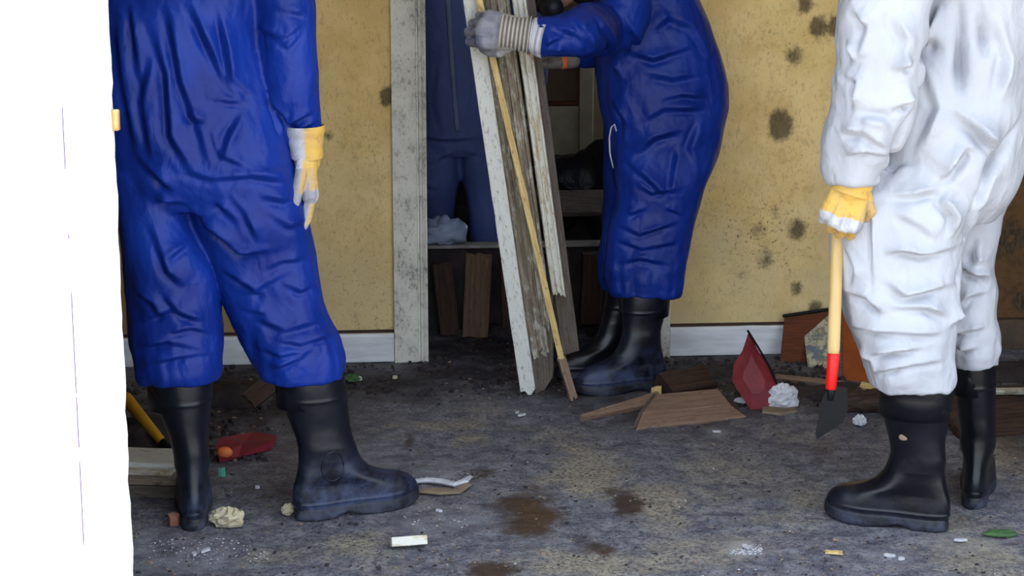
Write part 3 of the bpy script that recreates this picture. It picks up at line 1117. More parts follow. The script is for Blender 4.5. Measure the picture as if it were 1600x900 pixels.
def boot(parent, heel, toe, top, top_len, top_wid, mat, foot_w=0.052, seed=0, ring_guard=False, shaft=0.39, wrinkle=1.0, toe_len=None, badge=None, sole_mat=None):
    "heel, toe: floor points; top: where the middle of the shaft's top stands"
    heel, toe = Vector((heel.x, heel.y, 0)), Vector((toe.x, toe.y, 0))
    fwd = (toe - heel).normalized()
    L = toe_len or (toe - heel).length
    lat = Vector((-fwd.y, fwd.x, 0))
    tl = top - heel
    tx, ty = tl.dot(fwd), tl.dot(lat)
    Hs = top.z
    xf_t = [(.018, L), (.035, L * 1.0), (.055, L * .985), (.07, L * .945), (.08, L * .88), (.09, L * .78), (.10, L * .68), (.115, L * .595), (.14, L * .53), (.18, L * .485)]
    xb_t = [(.018, .004), (.04, -.004), (.07, -.004), (.10, .004), (.14, .012), (.18, .014)]
    a_c, a_l = (L * .485 + .014) / 2, (L * .485 - .014) / 2
    def rowparams(z):
        if z <= .18:
            xb, xf = interp(xb_t, z), interp(xf_t, z)
            w = interp([(.018, foot_w), (.05, foot_w * 1.02), (.08, foot_w * .96), (.11, foot_w * .88), (.14, .043), (.18, .045)], z)
            sh = max(0, min(1, (z - .085) / .06))
            return xb, xf, w, sh, 0.0
        f = (z - .18) / (Hs - .18)
        fs = f * f * (3 - 2 * f) if f < 1 else 1
        c = a_c * (1 - f) + tx * f
        l = a_l * (1 - fs) + top_len / 2 * fs
        w = .045 * (1 - fs) + top_wid / 2 * fs
        return c - l, c + l, w, 1.0, ty * f
    def outline(z, n=44, grow=0.0):
        xb, xf, w, sh, yo = rowparams(z)
        xb, xf, w = xb - grow, xf + grow, w + grow
        pts = []
        for j in range(n):
            th = 2 * math.pi * j / n
            cx, sx = math.cos(th), math.sin(th)
            x = (xb + xf) / 2 + (xf - xb) / 2 * math.copysign(abs(cx) ** (1 - .12 * (1 - sh)), cx)
            s_ = (x - xb) / max(xf - xb, 1e-6)
            footw = (.72 + .10 * math.cos(s_ * 6.0) + .30 * math.exp(-((s_ - .68) / .22) ** 2))
            k_ = (footw * (1 - sh) + 1.0 * sh)
            pw = .78 * (1 - sh) + 1.0 * sh
            pts.append(Vector((x, w * k_ * math.copysign(abs(sx) ** pw, sx) + yo, z)))
        return pts
    zs = list(np.linspace(.018, .09, 16)) + list(np.linspace(.095, .2, 20)) + list(np.linspace(.207, Hs, 26))
    mbx = MB()
    rings = [outline(z) for z in zs]
    # ridge near the top, rim and open mouth
    rim = [p + Vector((0, 0, .003)) for p in rings[-1]]
    c_ = sum(rim, Vector()) / len(rim)
    rings.append([p * .985 + c_ * .015 for p in rim])
    rings.append([p * .93 + c_ * .07 for p in rim])
    rings.append([p * .90 + c_ * .10 - Vector((0, 0, .10)) for p in rim])
    mbx.rings(rings)
    me = mbx.mesh('boot')
    bm_ = bmesh.new()
    bm_.from_mesh(me)
    bmesh.ops.subdivide_edges(bm_, edges=bm_.edges[:], cuts=1, use_grid_fill=True, smooth=0.0)
    bm_.to_mesh(me)
    bm_.free()
    me.update()
    co_, no_ = arrays(me)
    z_ = co_[:, 2]
    d = np.zeros(len(co_))
    band = np.exp(-((z_ - .195) / .07) ** 2)
    q = co_.copy()
    q[:, 0] += co_[:, 2] * .45
    d += wrinkle * band * .0030 * perlin(np.stack([q[:, 0] * 11, q[:, 1] * 11, q[:, 2] * 20 + seed], 1))
    d += wrinkle * .0035 * perlin(np.stack([co_[:, 0] * 9 + seed, co_[:, 1] * 9, co_[:, 2] * 5], 1)) * np.clip((z_ - .1) * 8, 0, 1)
    d += .0022 * np.exp(-((z_ - (Hs - .075)) / .0035) ** 2)
    # toe cap step and foxing line
    xr = co_[:, 0] / L
    d += .0022 * (1 / (1 + np.exp(-(xr - .80 + .0 * z_) * 90))) * np.clip((.11 - z_) * 60, 0, 1)
    d += .0020 * np.exp(-((z_ - .040) / .003) ** 2)
    set_co(me, co_ + no_ * d[:, None])
    o = link('boot', me, mat, None, True)
    m = Matrix.Identity(4)
    m.col[0][:3], m.col[1][:3], m.col[2][:3], m.col[3][:3] = fwd, lat, (0, 0, 1), heel
    o.matrix_world = m
    if parent is not None:
        o.parent = parent
        o.matrix_parent_inverse = Matrix.Translation(-parent.location)
    # sole: heel block, raised shank, tread edge
    mbx = MB()
    ol = outline(.022, 56, .0045)
    def under(p, z):
        xr_ = p.x / L
        lift = .014 * (1 / (1 + math.exp(-(xr_ - .30) * 60))) * (1 / (1 + math.exp((xr_ - .43) * 30)))
        spring = .010 * max(0, (xr_ - .78) / .22) ** 2
        return Vector((p.x, p.y, z + (lift if z < .01 else 0) + spring))
    cc = sum(ol, Vector()) / len(ol)
    sh = lambda g: [Vector((cc.x + (p.x - cc.x) * g, cc.y + (p.y - cc.y) * g, p.z)) for p in ol]
    mbx.rings([[under(p, 0.0) for p in sh(.975)], [under(p, .004) for p in ol], [under(p, .017) for p in ol], [under(p, .0195) for p in sh(.992)], [under(p, .026) for p in ol], [under(p, .030) for p in sh(.97)]])
    s_o = mbx.build('sole', sole_mat or M['sole'], o, True)
    if ring_guard:
        # round ankle guard moulded on the side of the shaft
        sgn = -1 if lat.y > 0 else 1
        mbx = MB()
        cx, cz, R_ = ring_guard
        pts = []
        bvh = BVHTree.FromPolygons([v.co for v in me.vertices], [p.vertices[:] for p in me.polygons])
        for j in range(29):
            th = 2 * math.pi * j / 28
            q_ = Vector((cx + R_ * .85 * math.cos(th), sgn * .2, cz + R_ * 1.15 * math.sin(th)))
            h_ = bvh.ray_cast(q_, Vector((0, -sgn, 0)))
            if h_[0] is not None:
                pts.append(h_[0])
        if len(pts) > 8:
            mbx.tube(pts, .0022, 6)
            mbx.build('ankle_guard', mat, o, True)
    if badge:
        sgn = -1 if lat.y > 0 else 1
        bvh = BVHTree.FromPolygons([v.co for v in me.vertices], [p.vertices[:] for p in me.polygons])
        for (bx, bz, r_) in badge:
            h_ = bvh.ray_cast(Vector((bx, sgn * .2, bz)), Vector((0, -sgn, 0)))
            if h_[0] is not None:
                mbx = MB()
                mbx.ball(h_[0], (r_, .002, r_ * .7), 7)
                mbx.build('badge', M['card'], o, True)
    return o


# ------------------------------------------------------------------ gloves
def rot_about(v, axis, ang):
    return Matrix.Rotation(ang, 3, axis) @ v


def glove(parent, wrist, fdir, dorsal, mat, curls, thumb, paint, cuff=None, side=1, scale=1.0, bulk=.0):
    """a gloved hand.  local: x along the fingers, z towards the back of the hand, y towards the thumb.
    curls: per finger three bends in degrees; thumb: list of local points"""
    mbx = MB()
    # palm: four metacarpal rods and a heel
    bases = [(.096, .031, .0), (.100, .010, .003), (.096, -.011, .002), (.088, -.031, -.002)]
    lens = [(.046, .028, .024), (.050, .032, .025), (.047, .030, .024), (.037, .023, .022)]
    rads = [.0105, .0110, .0105, .0092]
    for (b, r) in zip(bases, (.0165, .0175, .017, .015)):
        mbx.capsule((.012, b[1] * .62, -.002), (b[0] - .006, b[1], b[2] - .002), .019 + bulk, r + bulk)
    mbx.capsule((.02, .022, -.010), (.05, .028, -.012), .017, .015)
    mbx.capsule((.02, -.022, -.009), (.055, -.026, -.008), .015, .013)
    mbx.capsule((-.035, 0, 0), (.02, 0, 0), .028 + bulk, .028 + bulk)
    for f, (b, ls, r, cu) in enumerate(zip(bases, lens, rads, curls)):
        p = Vector(b)
        spread = (0.06, 0.01, -0.03, -0.08)[f]
        d = Vector((math.cos(spread), math.sin(spread), 0))
        ax = Vector((0, 1, 0))
        for s_, (l, c) in enumerate(zip(ls, cu)):
            d = rot_about(d, ax, math.radians(c))
            q = p + d * l
            r0, r1 = r * (1.05 - .09 * s_) + bulk * .5, r * (.97 - .09 * s_) + bulk * .4
            mbx.capsule(p, q, r0, r1)
            p = q
    for i in range(len(thumb) - 1):
        mbx.capsule(thumb[i], thumb[i + 1], .0135 - .001 * i + bulk * .4, .0128 - .0012 * i + bulk * .3)
    me = remesh(mbx.mesh(), .0021, 3)
    co_, no_ = arrays(me)
    d = .0010 * perlin(co_ * 70) + .0007 * perlin(co_ * 160)
    co_ = co_ + no_ * d[:, None]
    cols = paint(co_, no_)
    co_[:, 1] *= side
    co_ *= scale
    set_co(me, co_)
    if side < 0:
        me.flip_normals()
    add_attr(me, 'col', cols, True)
    o = link('glove', me, mat, None, True)
    x = fdir.normalized()
    z = (dorsal - x * dorsal.dot(x)).normalized()
    y = z.cross(x)
    m = Matrix.Identity(4)
    m.col[0][:3], m.col[1][:3], m.col[2][:3], m.col[3][:3] = x, y, z, wrist
    o.matrix_world = m
    o.parent = parent
    o.matrix_parent_inverse = Matrix.Translation(-parent.location)
    if cuff:
        cm, prof, rib, name = cuff
        mbx = MB()
        rings = []
        n = 40
        xs_ = np.linspace(prof[0][0], prof[-1][0], 60 if rib else 24)
        for xx in xs_:
            ra_ = interp([(a, b) for a, b, c in prof], xx)
            rc_ = interp([(a, c) for a, b, c in prof], xx)
            g = (1 + .045 * math.sin(xx * rib)) if rib else 1 + .02 * math.sin(xx * 260)
            rings.append([Vector((xx, ra_ * g * math.cos(2 * math.pi * j / n), rc_ * g * math.sin(2 * math.pi * j / n))) * scale for j in range(n)])
        inner = [[Vector((p.x, p.y * .93, p.z * .93)) for p in r_] for r_ in (rings[0], rings[min(8, len(rings) - 1)])]
        rings = [inner[1], inner[0]] + rings
        mbx.rings(rings, cap=False)
        c_o = mbx.build(name, cm, o, True)
        cc, _ = arrays(c_o.data)
        c3 = cc / scale
        add_attr(c_o.data, 'col', paint(c3, None), True)
    return o


def lerpc(a, b, f):
    return a[None, :] * (1 - f[:, None]) + b[None, :] * f[:, None]


YEL, WHT, GRY, DRK = (np.array(S(*c)) for c in ((206, 166, 82), (192, 194, 202), (128, 128, 138), (30, 28, 36)))


def paint_canvas(co_, no_):
    "yellow canvas back and cuff, white leather palm, knuckle strap and finger tips"
    x, z = co_[:, 0], co_[:, 2]
    n = .006 * perlin(co_ * 60)
    back = 1 / (1 + np.exp(-(z + n - .002) * 900)) if no_ is None else 1 / (1 + np.exp(-(no_[:, 2] + .05 + n * 20) * 9))
    strap = np.clip((x + n - .078) * 400, 0, 1) * np.clip((.110 - x - n) * 400, 0, 1)
    tip = np.clip((x + n - .150) * 300, 0, 1)
    y = np.clip(back * (1 - strap) * (1 - tip), 0, 1)
    if no_ is None:
        y = np.clip((z + .010) * 200, 0, 1)
    c = lerpc(WHT, YEL, y)
    g = np.clip(.5 * perlin(co_ * 35) + .1, 0, 1)
    g = np.maximum(g, np.clip((co_[:, 1] - .034) * 120, 0, .8) * (x > .03))
    return lerpc2(c, GRY, g * (1 - y * .6))


def lerpc2(c, b, f):
    return c * (1 - f[:, None]) + b[None, :] * f[:, None]


def paint_grey(co_, no_):
    x = co_[:, 0]
    c = np.repeat(np.array(S(150, 150, 160))[None, :], len(x), 0)
    c = lerpc2(c, np.array(S(106, 108, 128)), np.clip(.9 * perlin(co_ * 40) + np.clip((x - .07) * 20, 0, 1) * .7, 0, 1))
    c = lerpc2(c, np.array(S(190, 186, 180)), (x < .052) * .7)
    c = lerpc2(c, DRK, (np.abs(x + .046) < .005) * 1.0)
    return c


def paint_rib(co_, no_):
    x = co_[:, 0]
    r = .5 + .5 * np.sin(x * 780)
    c = lerpc(np.array(S(112, 104, 96)), np.array(S(204, 198, 188)), r)
    c = lerpc2(c, DRK, 1.0 * (x < -.046) * (x > -.055))
    return c


def paint_far(co_, no_):
    return np.repeat(np.array(S(120, 116, 112))[None, :], len(co_), 0)


# ------------------------------------------------------------------ heads (just above the picture)
def head(parent, c, look, up, hood_mat, mask=False):
    look = look.normalized()
    up = (up - look * up.dot(look)).normalized()
    lft = up.cross(look)
    def T(o):
        m = Matrix.Identity(4)
        m.col[0][:3], m.col[1][:3], m.col[2][:3], m.col[3][:3] = look, lft, up, c
        o.matrix_world = m
        o.parent = parent
        o.matrix_parent_inverse = Matrix.Translation(-parent.location)
        return o
    mbx = MB()
    mbx.ball((0, 0, .035), (.092, .075, .088), 12)
    mbx.ball((.035, 0, -.03), (.060, .058, .085), 12)
    mbx.capsule((.045, 0, -.088), (.06, 0, -.085), .026, .024)
    mbx.capsule((.090, 0, .012), (.112, 0, -.022), .011, .016)
    mbx.capsule((.086, -.03, .03), (.086, .03, .03), .012, .012)
    mbx.capsule((.083, -.02, -.055), (.083, .02, -.055), .012, .012)
    for s_ in (-1, 1):
        mbx.ball((-.005, s_ * .075, -.005), (.016, .010, .030), 8)
    mbx.capsule((-.02, 0, -.06), (-.045, 0, -.16), .058, .062)
    me = remesh(mbx.mesh(), .005, 4)
    h = T(link('head', me, M['skin'], None, True))
    for s_ in (-1, 1):
        mbx = MB()
        mbx.ball((.082, s_ * .03, .012), .012, 8)
        mbx.build('eye', M['eye'], h, True)
    mbx = MB()
    mbx.ball((-.02, 0, .04), (.105, .092, .10), 14)
    mbx.ball((-.035, 0, -.05), (.085, .088, .11), 14)
    mbx.capsule((-.03, 0, -.09), (-.05, 0, -.15), .075, .085)
    me = remesh(mbx.mesh(), .006, 4)
    T(link('hood', me, hood_mat, None, True))
    mbx = MB()
    mbx.ball((.085, 0, -.04), (.055, .055, .062), 12)
    mbx.capsule((.10, -.05, -.06), (.10, -.085, -.075), .034, .036)
    mbx.capsule((.10, .05, -.06), (.10, .085, -.075), .034, .036)
    if mask:
        mbx.ball((.07, 0, .02), (.055, .075, .06), 12)
    me = remesh(mbx.mesh(), .005, 3)
    T(link('respirator', me, M['mask'], None, True))
    return h


# ------------------------------------------------------------------ people
def person(label, loc):
    o = empty('person', loc)
    return tag(o, label, 'person', 'workers in protective coveralls')


def coverall(parent, mbx, mat, strokes, voxel=.0052, smooth=7, **kw):
    me = remesh(mbx.mesh(), voxel, smooth)
    fold(me, strokes, **kw)
    o = link('coverall', me, mat, None, True)
    o.parent = parent
    o.matrix_parent_inverse = Matrix.Translation(-parent.location)
    return o


def arm(mbx, pts):
    "pts: (px, py, Y, radius)"
    P3 = [P(a, b, c) for a, b, c, r in pts]
    dense, rad = [], []
    n = len(P3)
    for i in range(n - 1):
        p0, p1, p2, p3 = P3[max(i - 1, 0)], P3[i], P3[i + 1], P3[min(i + 2, n - 1)]
        for q in range(5):
            f = q / 5
            dense.append(.5 * (2 * p1 + (p2 - p0) * f + (2 * p0 - 5 * p1 + 4 * p2 - p3) * f * f + (3 * p1 - p0 - 3 * p2 + p3) * f ** 3))
            rad.append(pts[i][3] * (1 - f) + pts[i + 1][3] * f)
    dense.append(P3[-1])
    rad.append(pts[-1][3])
    mbx.tube(dense, rad, 20)


# --- worker on the left, seen from behind
hl, hr = G(303, 830), G(462, 812)
YL, YR = hl.y + .09, hr.y + .05
Y1 = (YL + YR) / 2
p1 = person('worker in blue coverall seen from behind, standing beside the white post', Vector((P(330, 800, Y1).x, Y1, 0)))
mbx = MB()
loft(mbx, [(-165, 240, 335, Y1, .07), (-135, 215, 365, Y1, .09), (-110, 180, 405, Y1, .11), (-60, 160, 412, Y1, .135), (0, 150, 408, Y1, .14), (60, 147, 410, Y1, .14), (100, 147, 418, Y1, .14),
           (150, 150, 430, Y1, .14), (200, 155, 446, Y1, .145), (250, 160, 459, Y1, .145), (290, 168, 466, Y1, .135), (325, 190, 456, Y1, .11)])
loft(mbx, [(262, 166, 302, Y1, .125), (300, 176, 294, Y1, .12), (350, 186, 306, Y1 - .01, .115), (390, 190, 322, YL, .11), (430, 192, 337, YL, .105), (480, 197, 342, YL, .10), (530, 204, 345, YL, .10), (565, 211, 345, YL, .10), (588, 215, 341, YL, .095)])
loft(mbx, [(262, 284, 464, Y1, .125), (300, 289, 471, Y1, .12), (350, 303, 482, Y1, .115), (390, 317, 491, YR, .11), (430, 335, 499, YR, .105), (480, 354, 508, YR, .10), (520, 372, 526, YR, .10), (555, 391, 537, YR, .10), (588, 409, 535, YR, .095)])
arm(mbx, [(372, -105, Y1, .075), (420, -60, Y1, .078), (440, 0, Y1 - .01, .074), (448, 60, Y1 - .02, .070), (456, 120, Y1 - .02, .068), (466, 170, Y1, .056), (474, 200, Y1, .043), (478, 216, Y1, .037)])
arm(mbx, [(200, -105, Y1, .075), (150, -60, Y1, .078), (120, 0, Y1 - .01, .072), (105, 60, Y1 - .02, .068), (95, 130, Y1 + .04, .062), (90, 190, Y1 + .08, .045), (90, 220, Y1 + .1, .037)])
st1 = [([(264, 0), (287, 128), (317, 212), (332, 264)], .012, .016), ([(298, 0), (321, 53), (355, 125), (382, 159)], .012, .015), ([(234, 23), (264, 113), (272, 212), (302, 264), (332, 276)], .011, .016),
       ([(340, 0), (353, 68), (363, 121), (400, 151)], .011, .014), ([(287, 174), (329, 193)], .007, .012), ([(321, 151), (382, 159)], .006, .010), ([(242, 87), (227, 159), (242, 249)], .009, .016),
       ([(185, 30), (200, 140), (215, 230)], .009, .018), ([(205, 0), (215, 60), (226, 150)], .008, .014),
       ([(215, 242), (276, 298)], .010, .016), ([(280, 262), (332, 276), (393, 270), (458, 282)], .010, .014), ([(390, 165), (360, 215), (345, 262)], .007, .014), ([(330, 200), (345, 240), (395, 262)], .006, .012),
       ([(397, 42), (446, 55), (472, 34)], .009, .012), ([(419, 144), (453, 189), (495, 166)], .010, .014), ([(423, 151), (442, 212)], .009, .010), ([(420, 50), (450, 70), (475, 42)], .006, .012), ([(430, 10), (480, 20)], .006, .012), ([(440, 190), (470, 200), (498, 185)], .006, .01),
       ([(242, 311), (292, 316)], .008, .012), ([(235, 343), (246, 371), (264, 421), (292, 446)], .010, .014), ([(257, 456), (285, 488), (317, 499)], .009, .013), ([(253, 407), (296, 375)], .007, .012), ([(218, 499), (267, 481), (310, 495)], .008, .012),
       ([(215, 540), (262, 530), (322, 545)], .008, .012), ([(230, 565), (280, 555), (335, 548)], .008, .010), ([(205, 450), (240, 470), (262, 500)], .007, .013), ([(250, 520), (300, 510), (335, 520)], .007, .010),
       ([(292, 314), (321, 350), (378, 392), (434, 385)], .011, .015), ([(310, 336), (349, 364), (378, 385)], .007, .011), ([(338, 311), (378, 346)], .008, .014), ([(378, 456), (413, 456)], .006, .010), ([(381, 482), (420, 488)], .006, .010),
       ([(349, 417), (399, 449), (452, 421)], .008, .013), ([(399, 492), (445, 513), (498, 499)], .009, .014), ([(430, 528), (470, 535), (520, 520)], .009, .011), ([(424, 574), (470, 556), (490, 538)], .008, .010), ([(400, 540), (440, 552), (480, 545)], .007, .010),
       ([(420, 330), (450, 350), (478, 345)], .006, .013), ([(400, 300), (440, 310), (465, 300)], .007, .014), ([(440, 440), (470, 452), (496, 440)], .006, .011), ([(410, 420), (440, 405), (480, 400)], .006, .012), ([(360, 300), (385, 330), (410, 380)], .006, .014)]
coverall(p1, mbx, M['blue'], st1, noise_amp=(.009, .003), facet=(.0065, .0025), facet_scale=(8, 19), stretch=(1, 1, .75), gain=1.7, hems=(P(280, 580, YL).z, P(280, 540, YL).z))
head(p1, P(288, -225, Y1 + .03), Vector((.15, 1, -.1)), Vector((0, 0, 1)), M['blue'])
boot(p1, hl + Vector((0, -.0, 0)), hl + Vector((-.05, .29, 0)), P(279, 575, hl.y + .09), .17, .165, M['rubber_dusty'], .047, 3)
boot(p1, hr, G(650, 781), P(479, 572, YR), .175, .15, M['rubber_dusty'], .055, 5, ring_guard=(.085, .135, .033))
glove(p1, P(479, 236, Y1 + .0), Vector((.03, .03, -1)), Vector((.96, .20, 0)), M['glove'], [(14, 18, 14), (16, 20, 14), (18, 22, 16), (22, 24, 16)],
      [(.015, .026, -.010), (.055, .046, -.022), (.088, .052, -.032), (.112, .050, -.040)], paint_canvas,
      (M['glove'], [(-.055, .050, .043), (-.02, .042, .037), (.015, .042, .034)], 0, 'cuff'), -1, 1.12, .002)
glove(p1, P(90, 225, Y1 + .1), Vector((.02, .1, -1)), Vector((-.95, -.25, 0)), M['glove'], [(14, 18, 14), (16, 20, 14), (18, 22, 16), (22, 24, 16)],
      [(.015, .026, -.010), (.055, .046, -.022), (.088, .052, -.032), (.112, .050, -.040)], paint_canvas,
      (M['glove'], [(-.055, .050, .043), (-.02, .042, .037), (.015, .042, .034)], 0, 'cuff'), 1, 1.02, .002)

# --- worker in white on the right
hn, tn = G(1480, 829), G(1291, 803)
hf = G(1520, 796)
YN, YF = (hn.y + .03), hf.y + .08
Y3 = (YN + YF) / 2
p3 = person('worker in white coverall and black boots holding a shovel, side view', Vector((P(1460, 810, Y3).x, Y3, 0)))
mbx = MB()
loft(mbx, [(-160, 1440, 1540, Y3, .07), (-135, 1420, 1570, Y3, .14), (-100, 1400, 1600, Y3, .19), (-40, 1388, 1618, Y3, .20), (0, 1385, 1614, Y3, .20), (60, 1380, 1608, Y3, .20), (120, 1370, 1606, Y3, .20),
           (200, 1352, 1601, Y3, .205), (250, 1340, 1592, Y3, .205), (300, 1328, 1578, Y3, .19), (340, 1340, 1550, Y3, .15)])
loft(mbx, [(250, 1330, 1560, YN + .03, .12), (290, 1312, 1550, YN + .02, .125), (330, 1303, 1530, YN, .12), (380, 1302, 1506, YN, .115), (420, 1305, 1501, YN, .11), (460, 1311, 1494, YN, .108), (500, 1321, 1488, YN, .108), (540, 1338, 1486, YN, .105), (575, 1350, 1493, YN, .105), (603, 1361, 1491, YN, .098)])
loft(mbx, [(260, 1390, 1589, YF, .12), (300, 1410, 1577, YF, .12), (330, 1435, 1567, YF, .115), (380, 1455, 1548, YF, .105), (415, 1462, 1543, YF, .10), (435, 1462, 1548, YF, .10), (455, 1468, 1551, YF, .10), (490, 1474, 1549, YF, .10), (520, 1476, 1558, YF, .10), (545, 1480, 1560, YF, .10), (566, 1486, 1557, YF, .092)])
ya = YN - .12
arm(mbx, [(1455, -120, ya + .04, .085), (1410, -60, ya, .095), (1382, 0, ya - .01, .100), (1378, 60, ya - .01, .098), (1378, 100, ya - .01, .095), (1371, 140, ya - .01, .094), (1364, 185, ya - .01, .093), (1345, 225, ya - .01, .087), (1337, 250, ya - .01, .072), (1335, 270, ya - .01, .063), (1334, 285, ya - .01, .054)])
arm(mbx, [(1500, -120, YF + .05, .085), (1470, -50, YF + .12, .09), (1440, 30, YF + .14, .085), (1420, 110, YF + .12, .08), (1410, 180, YF + .08, .07), (1400, 240, YF + .06, .05)])
st3 = [([(1467, 50), (1443, 90), (1437, 157)], -.018, .020), ([(1432, 165), (1413, 207), (1393, 260), (1362, 287)], -.015, .018), ([(1498, 0), (1500, 153)], -.022, .016), ([(1530, 0), (1543, 93)], -.016, .016),
       ([(1490, 167), (1530, 200), (1563, 237)], .016, .018), ([(1470, 10), (1447, 77)], .013, .014), ([(1390, 107), (1420, 93)], .010, .014), ([(1387, 167), (1427, 150)], .010, .013), ([(1317, 203), (1350, 203), (1387, 230)], .012, .014),
       ([(1453, 287), (1477, 267), (1507, 227), (1533, 230)], .014, .016), ([(1598, 187), (1560, 247), (1533, 293)], -.016, .018), ([(1387, 303), (1427, 303), (1467, 293)], .010, .014), ([(1487, 293), (1473, 317), (1490, 337), (1483, 373)], .011, .013),
       ([(1377, 393), (1410, 387), (1440, 393), (1500, 383)], .011, .014), ([(1363, 293), (1367, 460)], .005, .007), ([(1380, 430), (1413, 457), (1493, 440)], .011, .015), ([(1313, 450), (1353, 460), (1387, 490)], .010, .015), ([(1393, 477), (1447, 477), (1480, 493)], .010, .013),
       ([(1327, 507), (1380, 513), (1433, 517), (1467, 517)], .012, .013), ([(1353, 553), (1387, 543), (1447, 540)], .011, .012), ([(1360, 580), (1400, 570), (1470, 560)], .009, .011), ([(1340, 540), (1365, 560), (1375, 590)], .008, .010),
       ([(1517, 323), (1510, 393), (1493, 447)], -.014, .014), ([(1530, 370), (1520, 417)], .010, .012), ([(1500, 420), (1533, 427), (1545, 447)], .014, .012), ([(1477, 507), (1513, 460), (1540, 453)], .012, .013), ([(1480, 520), (1520, 512), (1556, 505)], .012, .012), ([(1485, 548), (1530, 540)], .008, .010),
       ([(1327, 113), (1347, 127), (1340, 173)], .010, .012), ([(1335, 10), (1360, 40), (1350, 90)], .009, .015), ([(1400, 20), (1415, 60), (1400, 130)], .009, .018), ([(1450, 100), (1470, 170), (1440, 240)], .010, .02), ([(1560, 20), (1575, 90), (1560, 160)], .010, .02),
       ([(1320, 240), (1350, 232), (1390, 240)], .009, .011), ([(1400, 330), (1440, 350), (1460, 370)], .006, .014), ([(1320, 380), (1340, 420), (1335, 450)], .007, .014), ([(1560, 250), (1545, 290), (1525, 330)], .012, .015), ([(1330, 60), (1345, 100)], .008, .014), ([(1395, 210), (1375, 190), (1340, 185)], .008, .014)]
coverall(p3, mbx, M['white'], st3, noise_amp=(.013, .004), facet=(.014, .0055), facet_scale=(6.5, 15), stretch=(1, 1, .7), seed=4.0, smooth=5, gain=2.4, hems=(P(1430, 595, YN).z, P(1430, 560, YN).z))
head(p3, P(1480, -225, Y3), Vector((-1, -.05, -.15)), Vector((0, 0, 1)), M['white'])
boot(p3, hn, tn, P(1430, 588, YN), .185, .15, M['rubber'], .052, 8, badge=[(.105, .235, .012)])
boot(p3, hf, hf + Vector((.09, .28, 0)), P(1520, 552, YF - .01), .165, .11, M['rubber'], .045, 9)
yf_ = ya - .035
glove(p3, P(1334, 283, ya - .01), Vector((-.30, .0, -1)), Vector((-.12, -1, .1)), M['glove'], [(62, 80, 55), (64, 82, 55), (66, 84, 55), (66, 84, 55)],
      [(.018, .030, -.010), (.052, .056, -.024), (.080, .050, -.046), (.096, .028, -.056)], paint_canvas,
      (M['glove'], [(-.030, .046, .040), (-.005, .043, .038), (.028, .041, .035)], 0, 'cuff'), 1, 1.06, .003)
glove(p3, P(1398, 248, YF + .06), Vector((-.2, .05, -1)), Vector((-.1, 1, .1)), M['glove'], [(24, 28, 24)] * 4,
      [(.018, .030, -.010), (.052, .050, -.024), (.080, .052, -.036), (.100, .048, -.046)], paint_canvas,
      (M['glove'], [(-.030, .046, .040), (-.005, .043, .038), (.028, .041, .035)], 0, 'cuff'), -1, 1.04, .002)

# --- the shovel in that fist: shaft, red collar, narrow black blade
YS = ya + .035
sh = empty('shovel', P(1300, 600, YS))
tag(sh, 'narrow black shovel with wooden shaft and red collar in the white worker\'s fist', 'shovel')


def shaft_piece(name, a, b, r0, r1, mat, n=14):
    o_ = MB()
    L = (b - a).length
    o_.tube([(0, 0, 0), (L * .02, 0, 0), (L * .5, 0, 0), (L * .98, 0, 0), (L, 0, 0)], [r0 * .9, r0, (r0 + r1) / 2, r1, r1 * .9], n)
    ob = o_.build(name, mat, None, True)
    place(ob, a, *axes(a, b, Vector((0, -1, 0))))
    ob.parent = sh
    ob.matrix_parent_inverse = Matrix.Translation(-sh.location)
    return ob


shaft_piece('shaft', P(1302, 556, YS), P(1324, -80, YS + .16), .0150, .0150, M['shaft'])
shaft_piece('collar', P(1298, 608, YS), P(1303, 551, YS), .0128, .0150, M['redpaint'])
shaft_piece('socket', P(1297, 625, YS), P(1298.5, 605, YS), .008, .0115, M['steel'])
kk = mpp(1300, 640, YS)
outl = [(-4, 605), (8, 603), (24, 606), (26, 640), (18, 660), (-6, 676), (-22, 686), (-25, 678), (-20, 650), (-14, 622)]
mbx = MB()
front = [P(1299 + x, y, YS - .004) for x, y in outl]
back = [P(1299 + x, y, YS) for x, y in outl]
mbx.rings([front, back])
bl = mbx.build('blade', M['steel'])
bl.parent = sh
bl.matrix_parent_inverse = Matrix.Translation(-sh.location)

# --- worker in the doorway bending over the boards
h2, t2 = G(1036, 603), G(904, 617)
h2f, t2f = G(1000, 583), G(884, 592)
Y2 = h2.y + .0
Y2f = h2f.y
p2 = person('worker in blue coverall bending forward in the doorway, gripping the boards', Vector((P(1010, 600, Y2).x, Y2 + .05, 0)))
YC = (Y2 + Y2f) / 2
mbx = MB()
loft(mbx, [(-70, 925, 1040, YC, .13), (-40, 925, 1070, YC, .15), (0, 925, 1093, YC, .165), (40, 926, 1111, YC, .17), (70, 927, 1122, YC, .17), (100, 929, 1132, YC, .17), (130, 932, 1138, YC, .175), (170, 937, 1136, YC, .175), (205, 943, 1128, YC, .175), (240, 950, 1120, YC, .17), (280, 958, 1104, YC, .15), (310, 965, 1090, YC, .12)])
loft(mbx, [(190, 955, 1130, Y2 + .04, .11), (240, 957, 1120, Y2 + .02, .11), (280, 962, 1105, Y2, .108), (320, 960, 1093, Y2, .10), (350, 953, 1084, Y2, .095), (380, 948, 1076, Y2, .092), (410, 946, 1071, Y2, .092), (435, 949, 1067, Y2, .09), (458, 956, 1063, Y2, .085)])
loft(mbx, [(190, 942, 1100, Y2f, .11), (250, 945, 1090, Y2f, .105), (320, 944, 1060, Y2f, .095), (380, 938, 1040, Y2f, .09), (430, 938, 1032, Y2f, .085), (450, 942, 1030, Y2f, .08)])
mbx.capsule(P(1005, -15, YC), P(945, -75, YC), .15, .135, 18)
